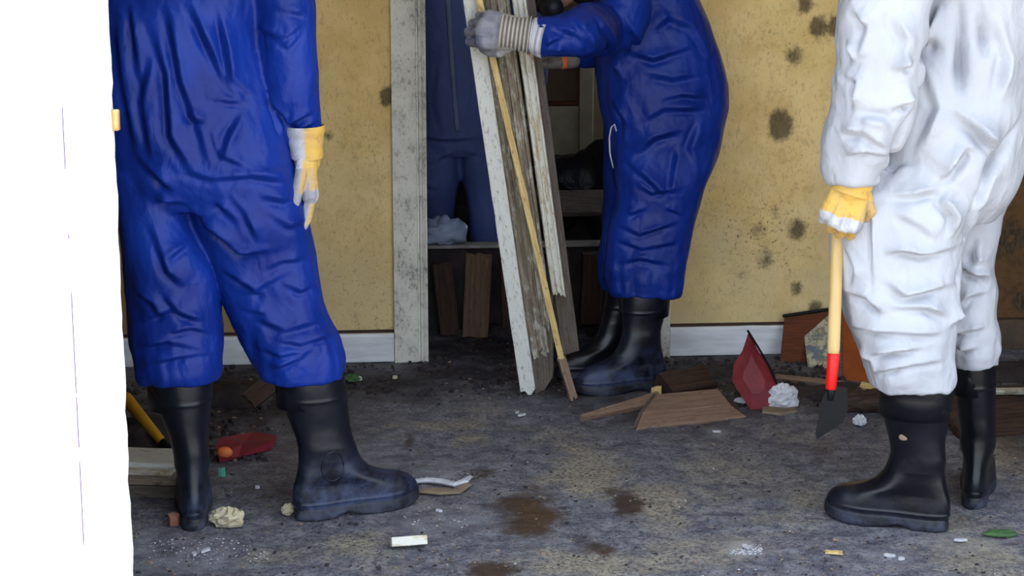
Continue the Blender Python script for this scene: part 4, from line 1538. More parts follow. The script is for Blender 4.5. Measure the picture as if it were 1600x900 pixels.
mbx.capsule(P(945, -80, YC), P(905, -75, YC), .08, .065, 14)
yh = yt - .115
arm(mbx, [(965, -70, YC - .15, .085), (978, -25, YC - .20, .08), (972, 25, YC - .23, .078), (945, 46, YC - .24, .076), (915, 48, yh + .03, .074), (885, 53, yh + .01, .063), (860, 56, yh, .058), (840, 57, yh, .055)])
arm(mbx, [(950, -70, YC + .15, .08), (950, 0, YC + .2, .07), (945, 70, YC + .16, .06), (915, 86, YC + .08, .036), (884, 92, YC + .02, .028)])
st2 = [([(1030, 153), (1066, 146), (1105, 149)], .010, .014), ([(984, 78), (1020, 89), (1076, 71), (1098, 78)], .012, .017), ([(1002, 188), (1037, 167), (1108, 167)], .010, .016), ([(988, 242), (1020, 213), (1069, 199)], .011, .018), ([(977, 245), (1002, 267), (1048, 309)], .010, .016),
       ([(955, 92), (977, 124)], .008, .012), ([(1062, 231), (1048, 310)], .009, .018), ([(1020, 43), (1048, 21)], .010, .02), ([(1040, 20), (1080, 40), (1110, 90)], .009, .02), ([(960, 10), (990, 50), (985, 90)], .010, .015),
       ([(969, 349), (999, 364), (1056, 345)], .010, .012), ([(965, 372), (1003, 387), (1056, 376)], .009, .012), ([(980, 334), (1010, 323)], .008, .012), ([(1040, 323), (1068, 334)], .008, .010), ([(960, 410), (1000, 402), (1050, 412)], .007, .012),
       ([(849, 68), (881, 53)], .008, .012), ([(860, 40), (900, 50), (930, 70)], .008, .014), ([(900, 30), (925, 60), (920, 85)], .009, .014), ([(840, 78), (880, 75)], .006, .01), ([(930, 20), (955, 60), (950, 95)], .010, .014),
       ([(1000, 110), (1050, 120), (1110, 110)], .007, .018), ([(990, 280), (1020, 300), (1070, 290)], .007, .014), ([(1100, 180), (1080, 230), (1090, 270)], .007, .018), ([(960, 150), (980, 190), (975, 230)], .008, .016)]
coverall(p2, mbx, M['blue'], st2, noise_amp=(.010, .003), facet=(.007, .0028), facet_scale=(8, 18), stretch=(1, 1, .75), seed=9.0, gain=1.7, hems=(P(1010, 450, Y2).z, P(1010, 420, Y2).z))
head(p2, P(868, -52, YC), Vector((-.75, -.05, -.8)), Vector((-.75, 0, .7)), M['mask'], True)
boot(p2, h2, t2, P(1008, 446, Y2), .175, .15, M['rubber_dusty'], .052, 12, toe_len=.30)
boot(p2, h2f, t2f, P(985, 440, Y2f), .165, .14, M['rubber'], .05, 13, toe_len=.29)
g2 = glove(p2, P(812, 53, yh), Vector((-1, .05, .13)), Vector((.0, -1, .12)), M['knit'], [(50, 75, 45), (52, 76, 45), (54, 78, 45), (56, 78, 45)],
      [(.015, .026, -.012), (.045, .050, -.030), (.070, .052, -.048), (.090, .046, -.060)], paint_grey, None, 1, 1.13, .005)
mbx = MB()
rings = []
for i in range(61):
    t = i / 60
    xx = .056 - .092 * t
    r_ = .052 - .006 * math.sin(t * 3.1) + .003 * t
    g = 1 + .05 * math.sin(t * 2 * math.pi * 8)
    rings.append([Vector((xx, r_ * g * math.cos(2 * math.pi * j / 36), r_ * .92 * g * math.sin(2 * math.pi * j / 36))) for j in range(36)])
mbx.rings(rings)
cu = mbx.build('cuff', M['knit'], g2, True)
cc, _ = arrays(cu.data)
ph = ((.056 - cc[:, 0]) / .092)
rib = .5 + .5 * np.sin(ph * 2 * np.pi * 8)
cl = lerpc(np.array(S(104, 98, 94)), np.array(S(200, 194, 184)), rib)
cl = lerpc2(cl, DRK, 1.0 * (ph > .93))
add_attr(cu.data, 'col', cl, True)
mbx = MB()
rings = []
for i in range(13):
    t = i / 12
    xx = -.026 - .052 * t
    r_ = .050 + .010 * t
    rings.append([Vector((xx - .012 * t * math.sin(2 * math.pi * j / 36 + 3.6), r_ * math.cos(2 * math.pi * j / 36) * (1 + .03 * math.sin(j * 1.7) * t), r_ * .95 * math.sin(2 * math.pi * j / 36))) for j in range(36)])
rings += [[p * 1.0 - Vector((-.02, p.y * .06, p.z * .06)) for p in rings[-1]]]
mbx.rings(rings)
mbx.build('shirt_cuff', M['paper'], g2, True)
glove(p2, P(880, 94, YC + .02), Vector((-1, -.06, .03)), Vector((.1, .6, -.8)), M['knit'], [(20, 30, 20)] * 4,
      [(.015, .026, -.010), (.055, .046, -.016), (.088, .052, -.022), (.108, .052, -.03)], paint_far,
      (M['orangebit'], [(-.012, .034, .030), (-.004, .036, .031), (.006, .034, .030)], 0, 'cuff'), -1, .85, .001)
# pocket cord of that worker
cp_ = [P(958, 262, Y2 - .09), P(953, 240, Y2 - .10), P(952, 215, Y2 - .10), P(955, 199, Y2 - .10), P(960, 194, Y2 - .10), P(963, 205, Y2 - .10)]
mbx = MB()
mbx.tube(cp_, .0028, 6)
o = mbx.build('cord', M['cord'], None, True)
o.parent = p2
o.matrix_parent_inverse = Matrix.Translation(-p2.location)

# --- worker in the dark room behind the doorway
Y4 = 6.85
p4 = person('worker in dark blue coverall with pale zip in the dark room behind', Vector((P(715, 380, Y4).x, Y4, RF)))
mbx = MB()
loft(mbx, [(-240, 690, 745, Y4, .07), (-215, 660, 770, Y4, .10), (-185, 632, 800, Y4, .12), (-100, 624, 808, Y4, .14), (0, 624, 805, Y4, .14), (100, 626, 803, Y4, .14), (170, 630, 800, Y4, .14), (215, 636, 796, Y4, .13), (240, 650, 785, Y4, .11)])
loft(mbx, [(205, 636, 717, Y4, .11), (250, 640, 719, Y4, .11), (300, 648, 715, Y4, .10), (345, 652, 709, Y4, .095), (420, 655, 708, Y4, .09), (500, 655, 708, Y4, .085)])
loft(mbx, [(205, 715, 796, Y4, .11), (250, 718, 796, Y4, .11), (300, 727, 795, Y4, .10), (345, 733, 790, Y4, .095), (420, 737, 788, Y4, .09), (500, 737, 788, Y4, .085)])
arm(mbx, [(640, -180, Y4, .075), (612, -110, Y4, .075), (600, -10, Y4, .065), (600, 80, Y4, .055), (602, 140, Y4, .045)])
arm(mbx, [(795, -180, Y4, .075), (822, -110, Y4, .075), (835, -10, Y4 - .02, .065), (836, 80, Y4, .055), (834, 140, Y4, .045)])
st4 = [([(640, 262), (680, 250), (715, 232)], .010, .012), ([(720, 235), (760, 243), (790, 240)], .009, .012), ([(640, 210), (690, 216), (760, 214)], .012, .014), ([(690, 100), (680, 160), (695, 205)], .008, .016), ([(740, 60), (748, 140), (735, 200)], .008, .016), ([(650, 330), (690, 345), (710, 330)], .008, .012), ([(660, 285), (690, 300)], .006, .012)]
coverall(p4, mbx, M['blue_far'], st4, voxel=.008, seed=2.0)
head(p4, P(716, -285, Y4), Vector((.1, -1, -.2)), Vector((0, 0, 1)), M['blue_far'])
zp = []
me4 = [c for c in p4.children if c.name.startswith('coverall')][0].data
bvh4 = BVHTree.FromPolygons([v.co for v in me4.vertices], [p.vertices[:] for p in me4.polygons])
for q in np.linspace(-150, 205, 40):
    x = interp([(-150, 694), (0, 700), (60, 704), (120, 708), (160, 711), (205, 715)], q)
    hit = bvh4.ray_cast(CAM, ray(x, q).normalized())
    if hit[0] is not None:
        zp.append(hit[0] + hit[1] * .002)
mbx = MB()
mbx.tube(zp, [(.003, .0095)] * len(zp), 8)
o = mbx.build('zip', M['zip'], None, True)
o.parent = p4
o.matrix_parent_inverse = Matrix.Translation(-p4.location)
for x_ in (682, 763):
    c_ = P(x_, 500, Y4)
    b = boot(p4, Vector((c_.x, Y4 + .12, 0)), Vector((c_.x + (-.04 if x_ < 700 else .04), Y4 - .18, 0)), Vector((c_.x, Y4 + .02, .30)), .15, .13, M['rubber'], .048, 15)
    b.location.z += RF
for sx, wx in ((1, 602), (-1, 834)):
    glove(p4, P(wx, 142, Y4), Vector((.0, -.15, -1)), Vector((-sx * 1.0, -.3, 0)), M['knit'], [(30, 40, 30)] * 4,
          [(.015, .026, -.010), (.055, .046, -.016), (.088, .052, -.026), (.108, .050, -.036)], paint_far, None, sx, 1.0, .002)
# ------------------------------------------------------------------ things in the dark room
fl_ = wuz
OFF_C = -1.9


def rbox(name, pa, pb, off, depth, mat, parent=None, bev=.004):
    "a box whose front face spans the two pixels on the plane off behind the wall"
    u0, z1 = wuz(pa[0], pa[1], off)
    u1, z0 = wuz(pb[0], pb[1], off)
    p_ = WP(pa[0], pa[1], off)
    p2_ = WP(pb[0], pb[1], off)
    u0 = (p_ - W0).dot(WU)
    u1 = (p2_ - W0).dot(WU)
    return wbox(name, u0, u1, off - depth, off, p2_.z, p_.z, mat, parent, bev)


uc0 = (WP(822, 100, OFF_C) - W0).dot(WU)
uc1 = (WP(928, 100, OFF_C) - W0).dot(WU)
cab = wbox('cupboard', uc0, uc1, OFF_C - .45, OFF_C, RF, 1.55, M['cab_dark'], None, .004)
tag(cab, 'tall dull brown cupboard with pale lower door in the dark room', 'cupboard')
rbox('door', (836, 166), (904, 300), OFF_C + .016, .016, M['cab'], cab)
rbox('door', (836, 40), (904, 158), OFF_C + .012, .012, M['cab_dark'], cab)
rbox('side_panel', (906, 40), (926, 300), OFF_C + .022, .022, M['cab'], cab)
rbox('rail', (836, 159), (903, 164), OFF_C + .018, .018, M['wood_red'], cab, .001)
# dark heap: filled black bags and a flat board on them
def lump(name, px, py, Y, r, mat, label=None, cat=None, group=None, seed=0, zmin=None, amp=.25):
    c = P(px, py, Y)
    mbx = MB()
    mbx.ball((0, 0, 0), r, 16)
    me = mbx.mesh(name)
    co_, no_ = arrays(me)
    d = amp * min(r) * (fbm(co_ / max(r) * 1.6 + seed * 7.1, 3))
    co_ = co_ + no_ * d[:, None]
    if zmin is not None:
        co_[:, 2] = np.maximum(co_[:, 2], zmin - c.z)
    set_co(me, co_)
    o = link(name, me, mat, None, True)
    o.location = c
    return tag(o, label, cat, group)


lump('dark_lump', 905, 300, 7.35, (.20, .18, .16), M['bag'], 'larger black rubbish bag heaped in front of the cupboard', 'bag', None, 1, RF)
lump('dark_lump', 852, 330, 7.3, (.17, .17, .17), M['bag'], 'smaller black rubbish bag nearer the held boards in the dark room', 'bag', None, 2, RF)
lump('dark_lump', 960, 330, 7.3, (.18, .18, .30), M['bag'], 'black rubbish bag behind the bending worker\'s knee', 'bag', None, 5, RF)
lump('dark_lump', 722, 330, 7.5, (.22, .18, .45), M['bag'], 'tall black lump added to darken the gap behind the legs of the worker in the dark room', 'bag', None, 7, RF)  # not a real bag: added to keep the gap between the legs dark
# a low heap of stuff carries them
mbx = MB()
heap_c = P(890, 400, 7.35)
heap = lump('rubble', 900, 440, 7.35, (.55, .28, .36), M['dark'], None, None, None, 3, RF, .12)
tag(heap, kind='stuff')
a_, b_ = P(868, 318, 7.0), P(945, 316, 7.0)
board('wooden_board', a_, b_, .16, .02, M['wood_grey_dark'], Vector((.05, -.45, 1)), .02, .01, seed=30, label='flat grey board lying on the dark heap behind the doorway')

# crumpled pale plastic on the sill beside the door casing
c_ = WP(692, 365, TH_OFF - .04)
mbx = MB()
mbx.ball((0, 0, 0), (.075, .028, .045), 18)
me = mbx.mesh('plastic_sheet')
co_, no_ = arrays(me)
d = .022 * (1 - 2 * np.abs(perlin(co_ * 30))) + .012 * perlin(co_ * 60 + 4)
co_ = co_ + no_ * d[:, None]
co_[:, 2] = np.maximum(co_[:, 2], RZ - c_.z + .001)
set_co(me, co_)
o = link('plastic_sheet', me, M['cover'], None, True)
o.location = c_
tag(o, 'crumpled pale blue plastic on the sill beside the mouldy door casing', 'plastic')

# stud and broken timbers under the sill
def upright(pxb, pyb, pxt, pyt, off, w, th, mat, label, cat='timber', seed=0, group=None, j=.015):
    g = WP(pxb, pyb, off)
    g.z = max(g.z, 0.003)
    return board('timber', g, WP(pxt, pyt, off), w, th, mat, WN, j * .3, j, seed=seed, label=label, cat=cat, group=group)


gs = G(742, 527)
offs = (gs - W0).dot(WN)
upright(742, 526, 748, 396, offs, .092, .045, M['wood_stud'], 'upright brown timber standing under the sill, left of the boards', seed=40)
upright(872, 512, 870, 392, offs - .02, .085, .05, M['wood_dark'], 'dark timber under the sill, right of the held boards', seed=41)
upright(704, 524, 690, 410, offs - .04, .07, .03, M['wood_dark'], 'dark damp timber under the sill beside the door casing', seed=42)
upright(925, 505, 930, 392, offs - .03, .09, .05, M['wood_dark'], 'dark timber under the sill behind the bending worker\'s boots', seed=43)
upright(800, 522, 796, 396, offs - .05, .07, .04, M['wood_dark'], 'dark timber under the sill directly behind the white board', seed=46)


def shard(name, c, size, mat, label=None, cat=None, group=None, seed=0, rotz=0.0, pts=9, flat=True, tilt=0.0, parent=None):
    "an irregular broken piece with flat faces, resting on its lowest point"
    rr = random.Random(seed)
    bm_ = bmesh.new()
    for i in range(pts):
        th = 2 * math.pi * i / pts + rr.uniform(-.25, .25)
        r_ = rr.uniform(.75, 1.0)
        for zz in (0, 1):
            q = r_ * (1 - .12 * zz * rr.random())
            bm_.verts.new((size[0] / 2 * q * math.cos(th), size[1] / 2 * q * math.sin(th), size[2] * (zz - .5) * rr.uniform(.8, 1)))
    bmesh.ops.convex_hull(bm_, input=bm_.verts[:])
    loose = [v for v in bm_.verts if not v.link_faces]
    bmesh.ops.delete(bm_, geom=loose, context='VERTS')
    me = bpy.data.meshes.new(name)
    bm_.to_mesh(me)
    bm_.free()
    me.transform(Matrix.Rotation(rotz, 4, 'Z') @ Matrix.Rotation(tilt, 4, 'X'))
    zmin = min(v.co.z for v in me.vertices)
    me.transform(Matrix.Translation((0, 0, -zmin)))
    o = link(name, me, mat, parent)
    o.location = (c.x, c.y, c.z + .001)
    return tag(o, label, cat, group)


shard('brick_fragment', G(873, 512) + Vector((0, -.05, 0)), (.11, .07, .10), M['pink'], 'reddish broken brick lying under the sill by the boots', 'brick', None, 50)
shard('wood_scrap', G(955, 553), (.045, .03, .03), M['wood_brown'], 'small tan wood scrap between the bending worker\'s boots', 'wood scrap', None, 51)
mbx = MB()
rr = random.Random(3)
for i in range(70):
    x_, y_ = rr.uniform(672, 960), rr.uniform(500, 527)
    c_ = G(x_, y_)
    s_ = rr.uniform(.012, .045)
    a = rr.uniform(0, 6.28)
    v_ = [Vector((s_ * math.cos(a + t_) * rr.uniform(.6, 1), s_ * math.sin(a + t_) * rr.uniform(.6, 1), zz * s_ * .8)) + c_ for zz in (0, 1) for t_ in (0, 1.5, 3.1, 4.6)]
    mbx.add(v_, [(3, 2, 1, 0), (4, 5, 6, 7), (0, 1, 5, 4), (1, 2, 6, 5), (2, 3, 7, 6), (3, 0, 4, 7)])
o = mbx.build('rubble', M['dark'])
tag(o, kind='stuff')

# ------------------------------------------------------------------ debris by the right-hand wall
# prism-shaped offcut of two boards
wp_ = empty('wooden_offcut', (G(1080, 650).x, G(1080, 650).y, 0))
tag(wp_, 'low wooden offcut of two brown boards lying in front of the bending worker', 'wood offcut')


def quad_plate(name, pix, mat, parent, z=(.0, .0, .0, .0), th=.012):
    "a plate whose four corners stand at the pixels' floor points, lifted by z"
    top = [G(x, y, zz) for (x, y), zz in zip(pix, z)]
    n_ = (top[1] - top[0]).cross(top[3] - top[0]).normalized()
    if n_.z < 0:
        n_ = -n_
    bot = [p - n_ * th for p in top]
    mbx = MB()
    mbx.add(top + bot, [(0, 1, 2, 3), (7, 6, 5, 4), (4, 5, 1, 0), (5, 6, 2, 1), (6, 7, 3, 2), (7, 4, 0, 3)])
    ob = mbx.build(name, mat)
    if parent is not None:
        ob.parent = parent
        ob.matrix_parent_inverse = Matrix.Translation(-parent.location)
    bm_ = ob.modifiers.new('b', 'BEVEL')
    bm_.width = .0015
    return ob


def fit_local_wood(ob, p0, p1):
    "turn the mesh's own axes so that the wood grain runs from p0 to p1"
    x = (p1 - p0).normalized()
    z = Vector((0, 0, 1))
    y = z.cross(x).normalized()
    z = x.cross(y)
    R = Matrix((x, y, z)).transposed().to_4x4()
    base = ob.location.copy()
    mw = Matrix.Translation(p0) @ R
    pw = ob.matrix_parent_inverse.copy()
    ob.data.transform(mw.inverted())
    ob.matrix_basis = mw
    return ob


pl = quad_plate('board', [(1003, 645), (1142, 632), (1122, 607), (1026, 616)], M['wood_brown'], wp_, (.028, .028, .050, .050), .014)
fit_local_wood(pl, G(1003, 645, .028), G(1142, 632, .028))
pl = quad_plate('board', [(994, 670), (1166, 650), (1143, 633), (1003, 646)], M['wood_brown'], wp_, (.004, .004, .026, .026), .014)
fit_local_wood(pl, G(994, 670, .0), G(1166, 650, .0))
pl = quad_plate('board', [(994, 669), (1004, 645), (1027, 615), (1029, 622)], M['wood_grey_dark'], wp_, (.003, .024, .045, .003), .012)
pl = quad_plate('board', [(1166, 650), (1142, 632), (1122, 607), (1150, 640)], M['wood_dark'], wp_, (.003, .024, .045, .003), .012)

board('wood_splinter', G(908, 653, .008), G(1034, 622, .02), .012, .018, M['wood_brown'], Vector((0.1, -.6, 1)), .0, .01, seed=60, w1=.05, label='long pointed wood splinter on the floor before the bending worker\'s boot', cat='splinter')
shard('wood_block', G(1026, 626), (.045, .03, .045), M['wood_yellow'], 'small pale wood block at the butt of the pointed splinter', 'wood block', None, 61, .6, 5)
board('wood_block', G(1036, 606, .03), G(1108, 594, .03), .09, .05, M['wood_dark'], Vector((0, -.7, 1)), .0, .01, seed=62, label='dark damp wood block behind the two-board offcut', cat='wood block')

# red diamond-shaped piece leaning upright
rbase = G(1192, 640)
outl = [(1170, 518), (1183, 545), (1200, 572), (1213, 600), (1211, 622), (1195, 640), (1172, 640), (1158, 618), (1144, 596), (1146, 570), (1160, 548)]
mbx = MB()
def redp(x, y, d):
    zc = (640 - y) / 122
    return P(x, y, rbase.y + .10 * zc + d)
mid = [redp(1178, 590, -.035)]
fr = [redp(x, y, 0) for x, y in outl]
bk = [redp(x, y, .006) for x, y in outl]
inn = [fr[i] * .5 + mid[0] * .5 for i in range(len(fr))]
mbx.rings([bk, fr, inn])
o = mbx.build('red_plate', M['red'])
set_origin(o, (rbase.x, rbase.y, 0))
tag(o, 'dark red dented pointed plate standing up among the debris', 'metal plate')
mbx = MB()
ed = [redp(1168, 516, -.004), redp(1186, 545, -.004), redp(1203, 574, -.004), redp(1214, 600, -.004)]
mbx.tube(ed, .004, 6)
e_o = mbx.build('edge', M['steel'], o)
e_o.matrix_parent_inverse = Matrix.Translation(-o.location)

# crumpled paper, card, small scraps
def crumple(name, px, py, r, mat, label, cat, seed, group=None):
    g = G(px, py)
    mbx = MB()
    mbx.ball((0, 0, 0), r, 14)
    me = mbx.mesh(name)
    co_, no_ = arrays(me)
    m_ = max(r)
    d = .42 * min(r) * (1 - 2.2 * np.abs(perlin(co_ / m_ * 2.2 + seed * 3.3))) + .2 * min(r) * perlin(co_ / m_ * 4 + seed)
    co_ = co_ + no_ * d[:, None]
    co_[:, 2] = np.maximum(co_[:, 2], -r[2] * .8)
    co_[:, 2] += r[2] * .8
    set_co(me, co_)
    o = link(name, me, mat)
    o.location = (g.x, g.y, .002)
    return tag(o, label, cat, group)


crumple('crumpled_paper', 1221, 636, (.042, .035, .034), M['paper'], 'crumpled white paper beside the red pointed plate', 'paper', 1)
shard('card_scrap', G(1218, 642), (.14, .12, .008), M['card'], 'damp tan card scrap lying under the crumpled white paper', 'card', None, 70, .3, 7)
crumple('crumpled_paper', 1162, 630, (.03, .018, .008), M['plaster'], 'flat white paper scrap at the foot of the red plate', 'paper', 3)
board('long_stick', G(1208, 590, .012), G(1420, 612, .012), .022, .016, M['wood_brown'], Vector((0, -.5, 1)), .02, .02, seed=71, label='long brown stick lying behind the shovel', cat='stick')
board('short_stick', G(1343, 604, .03), G(1375, 610, .03), .028, .02, M['wood_yellow'], Vector((0, -.6, 1)), .01, .01, seed=72, label='short pale stick at the foot of the orange board', cat='stick')

# boards leaning on the wall behind the shovel
def lean_panel(name, pix, mat, label, cat, th=.012, base_gap=.08):
    "a flat panel: bottom corners stand on the floor near the wall, top corners touch the wall"
    (bl_, br_, tr_, tl_) = pix
    b0, b1 = G(*bl_), G(*br_)
    t0, t1 = WP(tl_[0], tl_[1], .030), WP(tr_[0], tr_[1], .030)
    n_ = (b1 - b0).cross(t0 - b0).normalized()
    if n_.y > 0:
        n_ = -n_
    f_ = [b0, b1, t1, t0]
    bk_ = [p - n_ * th for p in f_]
    mbx = MB()
    mbx.add(f_ + bk_, [(0, 1, 2, 3), (7, 6, 5, 4), (4, 5, 1, 0), (5, 6, 2, 1), (6, 7, 3, 2), (7, 4, 0, 3)])
    o = mbx.build(name, mat)
    org = (b0 + b1) / 2
    set_origin(o, org)
    tag(o, label, cat)
    bm_ = o.modifiers.new('b', 'BEVEL')
    bm_.width = .002
    return o


lp = lean_panel('leaning_board', [(1219, 566), (1300, 566), (1296, 486), (1226, 496)], M['wood_red'], 'red-brown panel with dark top edge leaning on the wall behind the shovel', 'panel')
mbx = MB()
t0, t1 = WP(1223, 494, .034), WP(1298, 483, .034)
mbx.tube([t0, t1], .006, 8)
e = mbx.build('edge_strip', M['steel'], lp)
e.matrix_parent_inverse = Matrix.Translation(-lp.location)
lean_panel('wallpaper_scrap', [(1262, 573), (1298, 576), (1296, 488), (1254, 506)], M['print'], 'scrap of faded patterned wallpaper leaning on the red-brown panel', 'wallpaper', .004)
lean_panel('orange_board', [(1317, 594), (1390, 598), (1384, 470), (1316, 480)], M['orange'], 'orange-brown board leaning behind the shovel and the white trouser leg', 'panel', .014)
lean_panel('grey_slat', [(1306, 590), (1317, 592), (1318, 480), (1308, 480)], M['wood_grey_dark'], 'thin dark grey slat standing just right of the red shovel collar', 'slat', .01)

# dark boards heaped by the right boot
board('dark_board', G(1440, 632, .03), G(1760, 622, .03), .12, .03, M['wood_dark'], Vector((0, -.5, 1)), .02, .02, seed=80, label='dark damp board on the floor behind the white worker\'s boots')
board('pale_slat', G(1430, 612, .065), G(1720, 610, .065), .018, .012, M['wood_grey'], Vector((0, -.6, 1)), .01, .01, seed=81, label='pale narrow slat lying across the dark boards at the right wall', cat='slat')
board('red_brown_board', G(1480, 664, .02), G(1700, 650, .02), .16, .03, M['wood_dark'], Vector((0, -.35, 1)), .02, .02, seed=82, label='wide dark board lying flat nearest the white worker\'s far boot')
lump('rubble', 1600, 612, G(1600, 600).y + .12, (.30, .12, .10), M['dark'], None, None, None, 8, 0.0, .3)['kind'] = 'stuff'
lump('rubble', 1330, 620, G(1330, 615).y, (.22, .10, .035), M['dark'], None, None, None, 9, 0.0, .3)['kind'] = 'stuff'
crumple('earth_clod', 1352, 640, (.09, .05, .03), M['wood_dark'], 'brown earthy clod between the shovel blade and the front boot', 'clod', 9)
crumple('white_chip', 1343, 664, (.016, .014, .014), M['paper'], 'small white chip on bare floor right of the shovel blade', 'chip', 12)

# ------------------------------------------------------------------ debris on the left
# tool with yellow handle and black grip behind the left boot
ta, tb = G(200, 668, .12), G(262, 726, .02)
ta = P(193, 618, G(240, 715).y + .22)
tb = P(256, 694, G(240, 715).y + .04)
tl_ = empty('yellow_handled_tool', Vector((tb.x, tb.y, 0)))
tag(tl_, 'tool with yellow handle and black end leaning behind the left boot', 'tool')
dv = (tb - ta)
for nm, a, b, r0, r1, mt in (('handle', ta, ta + dv * .98, .019, .013, 'yellow'), ('grip', ta - dv * .16, ta + dv * .03, .026, .026, 'blackplastic'), ('head', ta + dv * .95, Vector((tb.x + .03, tb.y - .02, .012)), .013, .010, 'steel')):
    L = (b - a).length
    mbx = MB()
    mbx.tube([(0, 0, 0), (L * .05, 0, 0), (L * .5, 0, 0), (L * .95, 0, 0), (L, 0, 0)], [r0 * .7, r0, (r0 + r1) / 2, r1, r1 * .7], 14)
    ob = mbx.build(nm, M[mt], None, True)
    place(ob, a, *axes(a, b, Vector((0, -1, 0))))
    ob.parent = tl_
    ob.matrix_parent_inverse = Matrix.Translation(-tl_.location)

# stack of pale boards left of the boot
zst = 0.0
gb = G(235, 792)
desc = ['lowest grey board of the short stack beside the left boot', 'second pale board up in the short stack beside the left boot', 'third greyish board up in the short stack beside the left boot', 'top pale board of the short stack beside the left boot']
for i, (mt, wd, th, dx) in enumerate([('wood_grey_dark', .15, .034, 0), ('wood_grey', .17, .022, .01), ('wood_pale', .16, .014, -.015), ('wood_white', .14, .012, .01)]):
    a = Vector((gb.x - .30 + dx, gb.y + .17 + .012 * i, zst + th / 2))
    b = Vector((gb.x + .085 - .012 * i + dx * .5, gb.y + .14 + .010 * i, zst + th / 2))
    board('wooden_board', a, b, wd, th * .94, M[mt], Vector((0, 0, 1)), .01, .015, seed=90 + i, label=desc[i], group='short stack of boards by the left boot', rough=.003)
    zst += th

for (x, y, r_, sd) in [(372, 628, (.10, .10, .06), 21), (235, 690, (.16, .12, .07), 22), (420, 612, (.08, .06, .04), 24)]:
    lump('rubble', x, y, G(x, y).y, r_, M['dark'], None, None, None, sd, 0.0, .35)['kind'] = 'stuff'
board('dark_red_board', G(386, 628, .05), G(424, 598, .10), .06, .018, M['wood_dark'], Vector((.2, -.8, .6)), .01, .02, seed=95, label='dark reddish board end among rubble between the left worker\'s legs')
# red folded plastic with orange print, teal card
rg = G(380, 716)
pts = [(336, 697), (345, 684), (398, 674), (432, 680), (424, 690), (372, 714), (342, 716)]
mbx = MB()
topv = [G(x, y, .020 + .012 * math.sin(i * 2.1)) for i, (x, y) in enumerate(pts)]
botv = [Vector((p.x, p.y + .01, .004)) for p in topv]
mbx.rings([botv, topv])
o = mbx.build('red_packet', M['redcloth'])
set_origin(o, (rg.x, rg.y, 0))
tag(o, 'faded red plastic packet lying between the left worker\'s boots', 'packet')
pc = G(352, 705, .03)
mbx = MB()
mbx.ball((0, 0, 0), (.022, .012, .016), 8)
pr = mbx.build('orange_print', M['orangebit'], o, True)
pr.location = Vector((pc.x, pc.y - .01, pc.z)) - o.location
shard('cream_chip', G(342, 712), (.03, .02, .012), M['cream'], 'cream chip at the near corner of the red packet', 'chip', None, 100)
shard('teal_card', G(347, 746), (.024, .006, .026), M['teal'], 'small teal card standing right of the left boot', 'card', None, 101, .1, 4)
crumple('white_fragment', 356, 822, (.040, .024, .022), M['cream'], 'cream broken fragment right of the left boot\'s heel', 'fragment', 41)
shard('brown_chip', G(272, 822), (.036, .03, .03), M['pink'], 'pinkish brown chip left of the left boot\'s heel', 'chip', None, 103, .2, 6, tilt=.3)
crumple('pebble', 450, 804, (.013, .012, .013), M['cream'], 'round cream pebble behind the heel of the right-pointing boot', 'pebble', 21)
shard('white_chip', G(402, 764), (.014, .012, .008), M['paper'], 'tiny white chip on dark floor between the left worker\'s boots', 'chip', None, 104)
crumple('green_scrap', 549, 597, (.026, .018, .012), M['green'], 'green and white leafy scrap near the left baseboard', 'scrap', 23)
crumple('white_scrap', 556, 596, (.018, .010, .008), M['paper'], 'white bit touching the green scrap near the left baseboard', 'scrap', 24)
shard('cream_chip', G(617, 592), (.02, .015, .01), M['cream'], 'small cream chip on the floor below the mouldy door casing', 'chip', None, 105)
# plaster strip, curved, in front of the pointing boot
mbx = MB()
pts = [G(648, 752, .008), G(668, 750, .012), G(690, 752, .012), G(710, 757, .012), G(726, 752, .014), G(734, 745, .012)]
mbx.tube(pts, [(.010, .006), (.011, .007), (.013, .007), (.012, .007), (.012, .007), (.006, .005)], 8)
o = mbx.build('plaster_strip', M['plaster'])
g = G(692, 755)
set_origin(o, (g.x, g.y, 0))
tag(o, 'curved white plaster strip just past the toe of the left boot', 'plaster')
mbx = MB()
pts = [G(660, 766, .006), G(690, 768, .008), G(712, 768, .008), G(732, 757, .008)]
mbx.tube(pts, [(.020, .005), (.026, .006), (.020, .006), (.008, .005)], 8)
o = mbx.build('plaster_strip', M['card'])
set_origin(o, (G(700, 768).x, G(700, 768).y, 0))
tag(o, 'brownish plaster strip on the near side of the white one', 'plaster')
# wooden offcut in the foreground
fo = board('wood_offcut', G(611, 847, .016), G(666, 843, .016), .022, .03, M['wood_pale'], Vector((0, -1, .35)), .0, .0, seed=110, label='small pale wooden offcut on the bare foreground floor', cat='wood block')
crumple('green_leaf', 1562, 838, (.042, .016, .006), M['green'], 'green leaf scrap on the floor at the lower right', 'leaf', 31)
board('twig', G(1288, 862, .006), G(1318, 864, .006), .008, .007, M['wood_yellow'], Vector((0, 0, 1)), .01, .01, seed=111, label='short tan twig in front of the white worker\'s front boot', cat='twig')
WC = [(1120, 676, 'white flake on the floor below the two-board offcut'), (815, 650, 'small white flake in front of the white board\'s foot'), (808, 646, 'smaller white flake left of the flake by the white board'), (1165, 856, 'white crumb cluster on the floor left of the tan twig'), (1390, 870, 'white flake in front of the front black boot, nearest the twig'), (1408, 875, 'white flake right of the one nearest the twig'), (322, 862, 'white flake on the floor below the left boot'), (303, 868, 'white flake left of the one below the left boot'), (686, 800, 'tiny white flake above the pale offcut'), (1500, 846, 'tiny white flake right of the front black boot\'s heel')]
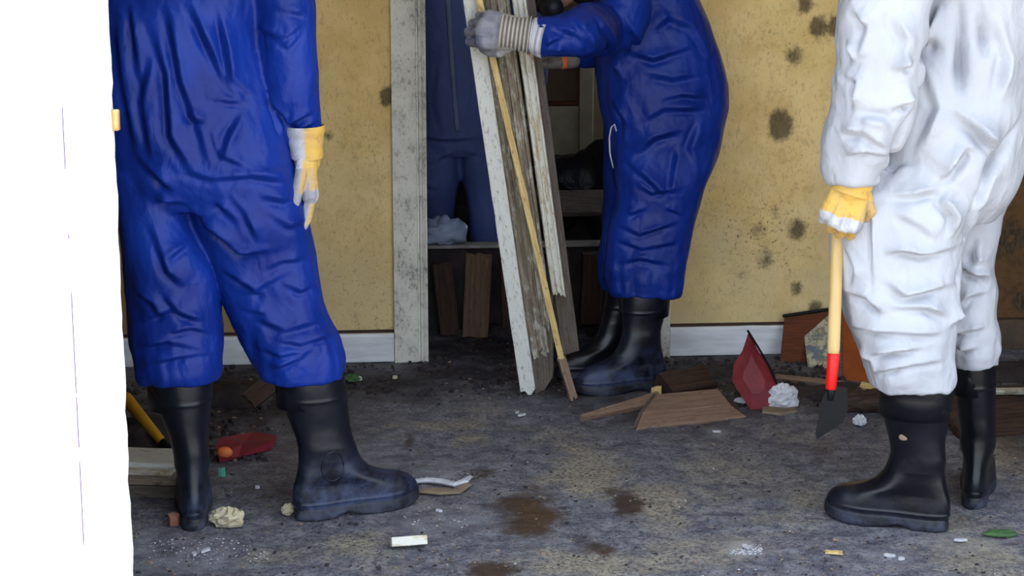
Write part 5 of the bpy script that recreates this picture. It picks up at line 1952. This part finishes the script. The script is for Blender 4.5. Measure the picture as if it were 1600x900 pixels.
for i, (x, y, lb_) in enumerate(WC):
    shard('white_flake', G(x, y), (.030 * (1 + .3 * math.sin(i * 2.3)), .014, .006), M['plaster'], lb_, 'flake', 'white flakes scattered on the floor', 120 + i, i * .7, 6)

# ------------------------------------------------------------------ loose grit, flakes and rubble nobody could count
def scatter(name, n, mat, regions, smin, smax, seed, hgt=.5):
    rr = random.Random(seed)
    verts, faces = [], []
    for i in range(n):
        x0, x1, y0, y1 = regions[rr.randrange(len(regions))]
        g = G(rr.uniform(x0, x1), rr.uniform(y0, y1))
        in_door = u_door_l + .03 < (g - W0).dot(WU) < u_door_r - .03
        if (g - W0).dot(WN) < (TH_OFF + .02 if in_door else .03):
            continue
        if g.x < LWX + .02 or g.x > RWX - .02:
            continue
        s_ = smin + (smax - smin) * rr.random() ** 2.5
        a = rr.uniform(0, 6.28)
        m_ = rr.randrange(3, 6)
        o_ = len(verts)
        for zz in (0, 1):
            for j in range(m_):
                q = s_ * rr.uniform(.5, 1) * (1 - .3 * zz)
                th = a + 2 * math.pi * j / m_
                verts.append((g.x + q * math.cos(th), g.y + q * math.sin(th) * .8, -.001 + zz * s_ * hgt * rr.uniform(.5, 1.1)))
        faces.append(tuple(o_ + m_ + j for j in range(m_)))
        for j in range(m_):
            k_ = (j + 1) % m_
            faces.append((o_ + j, o_ + k_, o_ + m_ + k_, o_ + m_ + j))
    o = link(name, mesh_from(name, verts, faces), mat)
    tag(o, kind='stuff')
    return o


ALL = [(200, 1600, 565, 900)]
BACKS = [(330, 900, 562, 620), (1040, 1600, 560, 640), (200, 420, 600, 720), (1040, 1340, 560, 640), (670, 960, 530, 600)]
scatter('grit', 5200, M['dark'], ALL + BACKS, .002, .009, 1)
scatter('rubble', 900, M['dark'], BACKS, .006, .022, 2, .8)
scatter('wood_crumbs', 420, M['wood_brown'], BACKS + ALL, .003, .012, 3)
scatter('plaster_dust_chips', 900, M['plaster'], ALL + [(230, 420, 840, 880), (620, 740, 730, 830), (1140, 1190, 850, 866)], .0012, .0045, 4)
scatter('gravel', 1500, M['card'], ALL, .002, .007, 5)
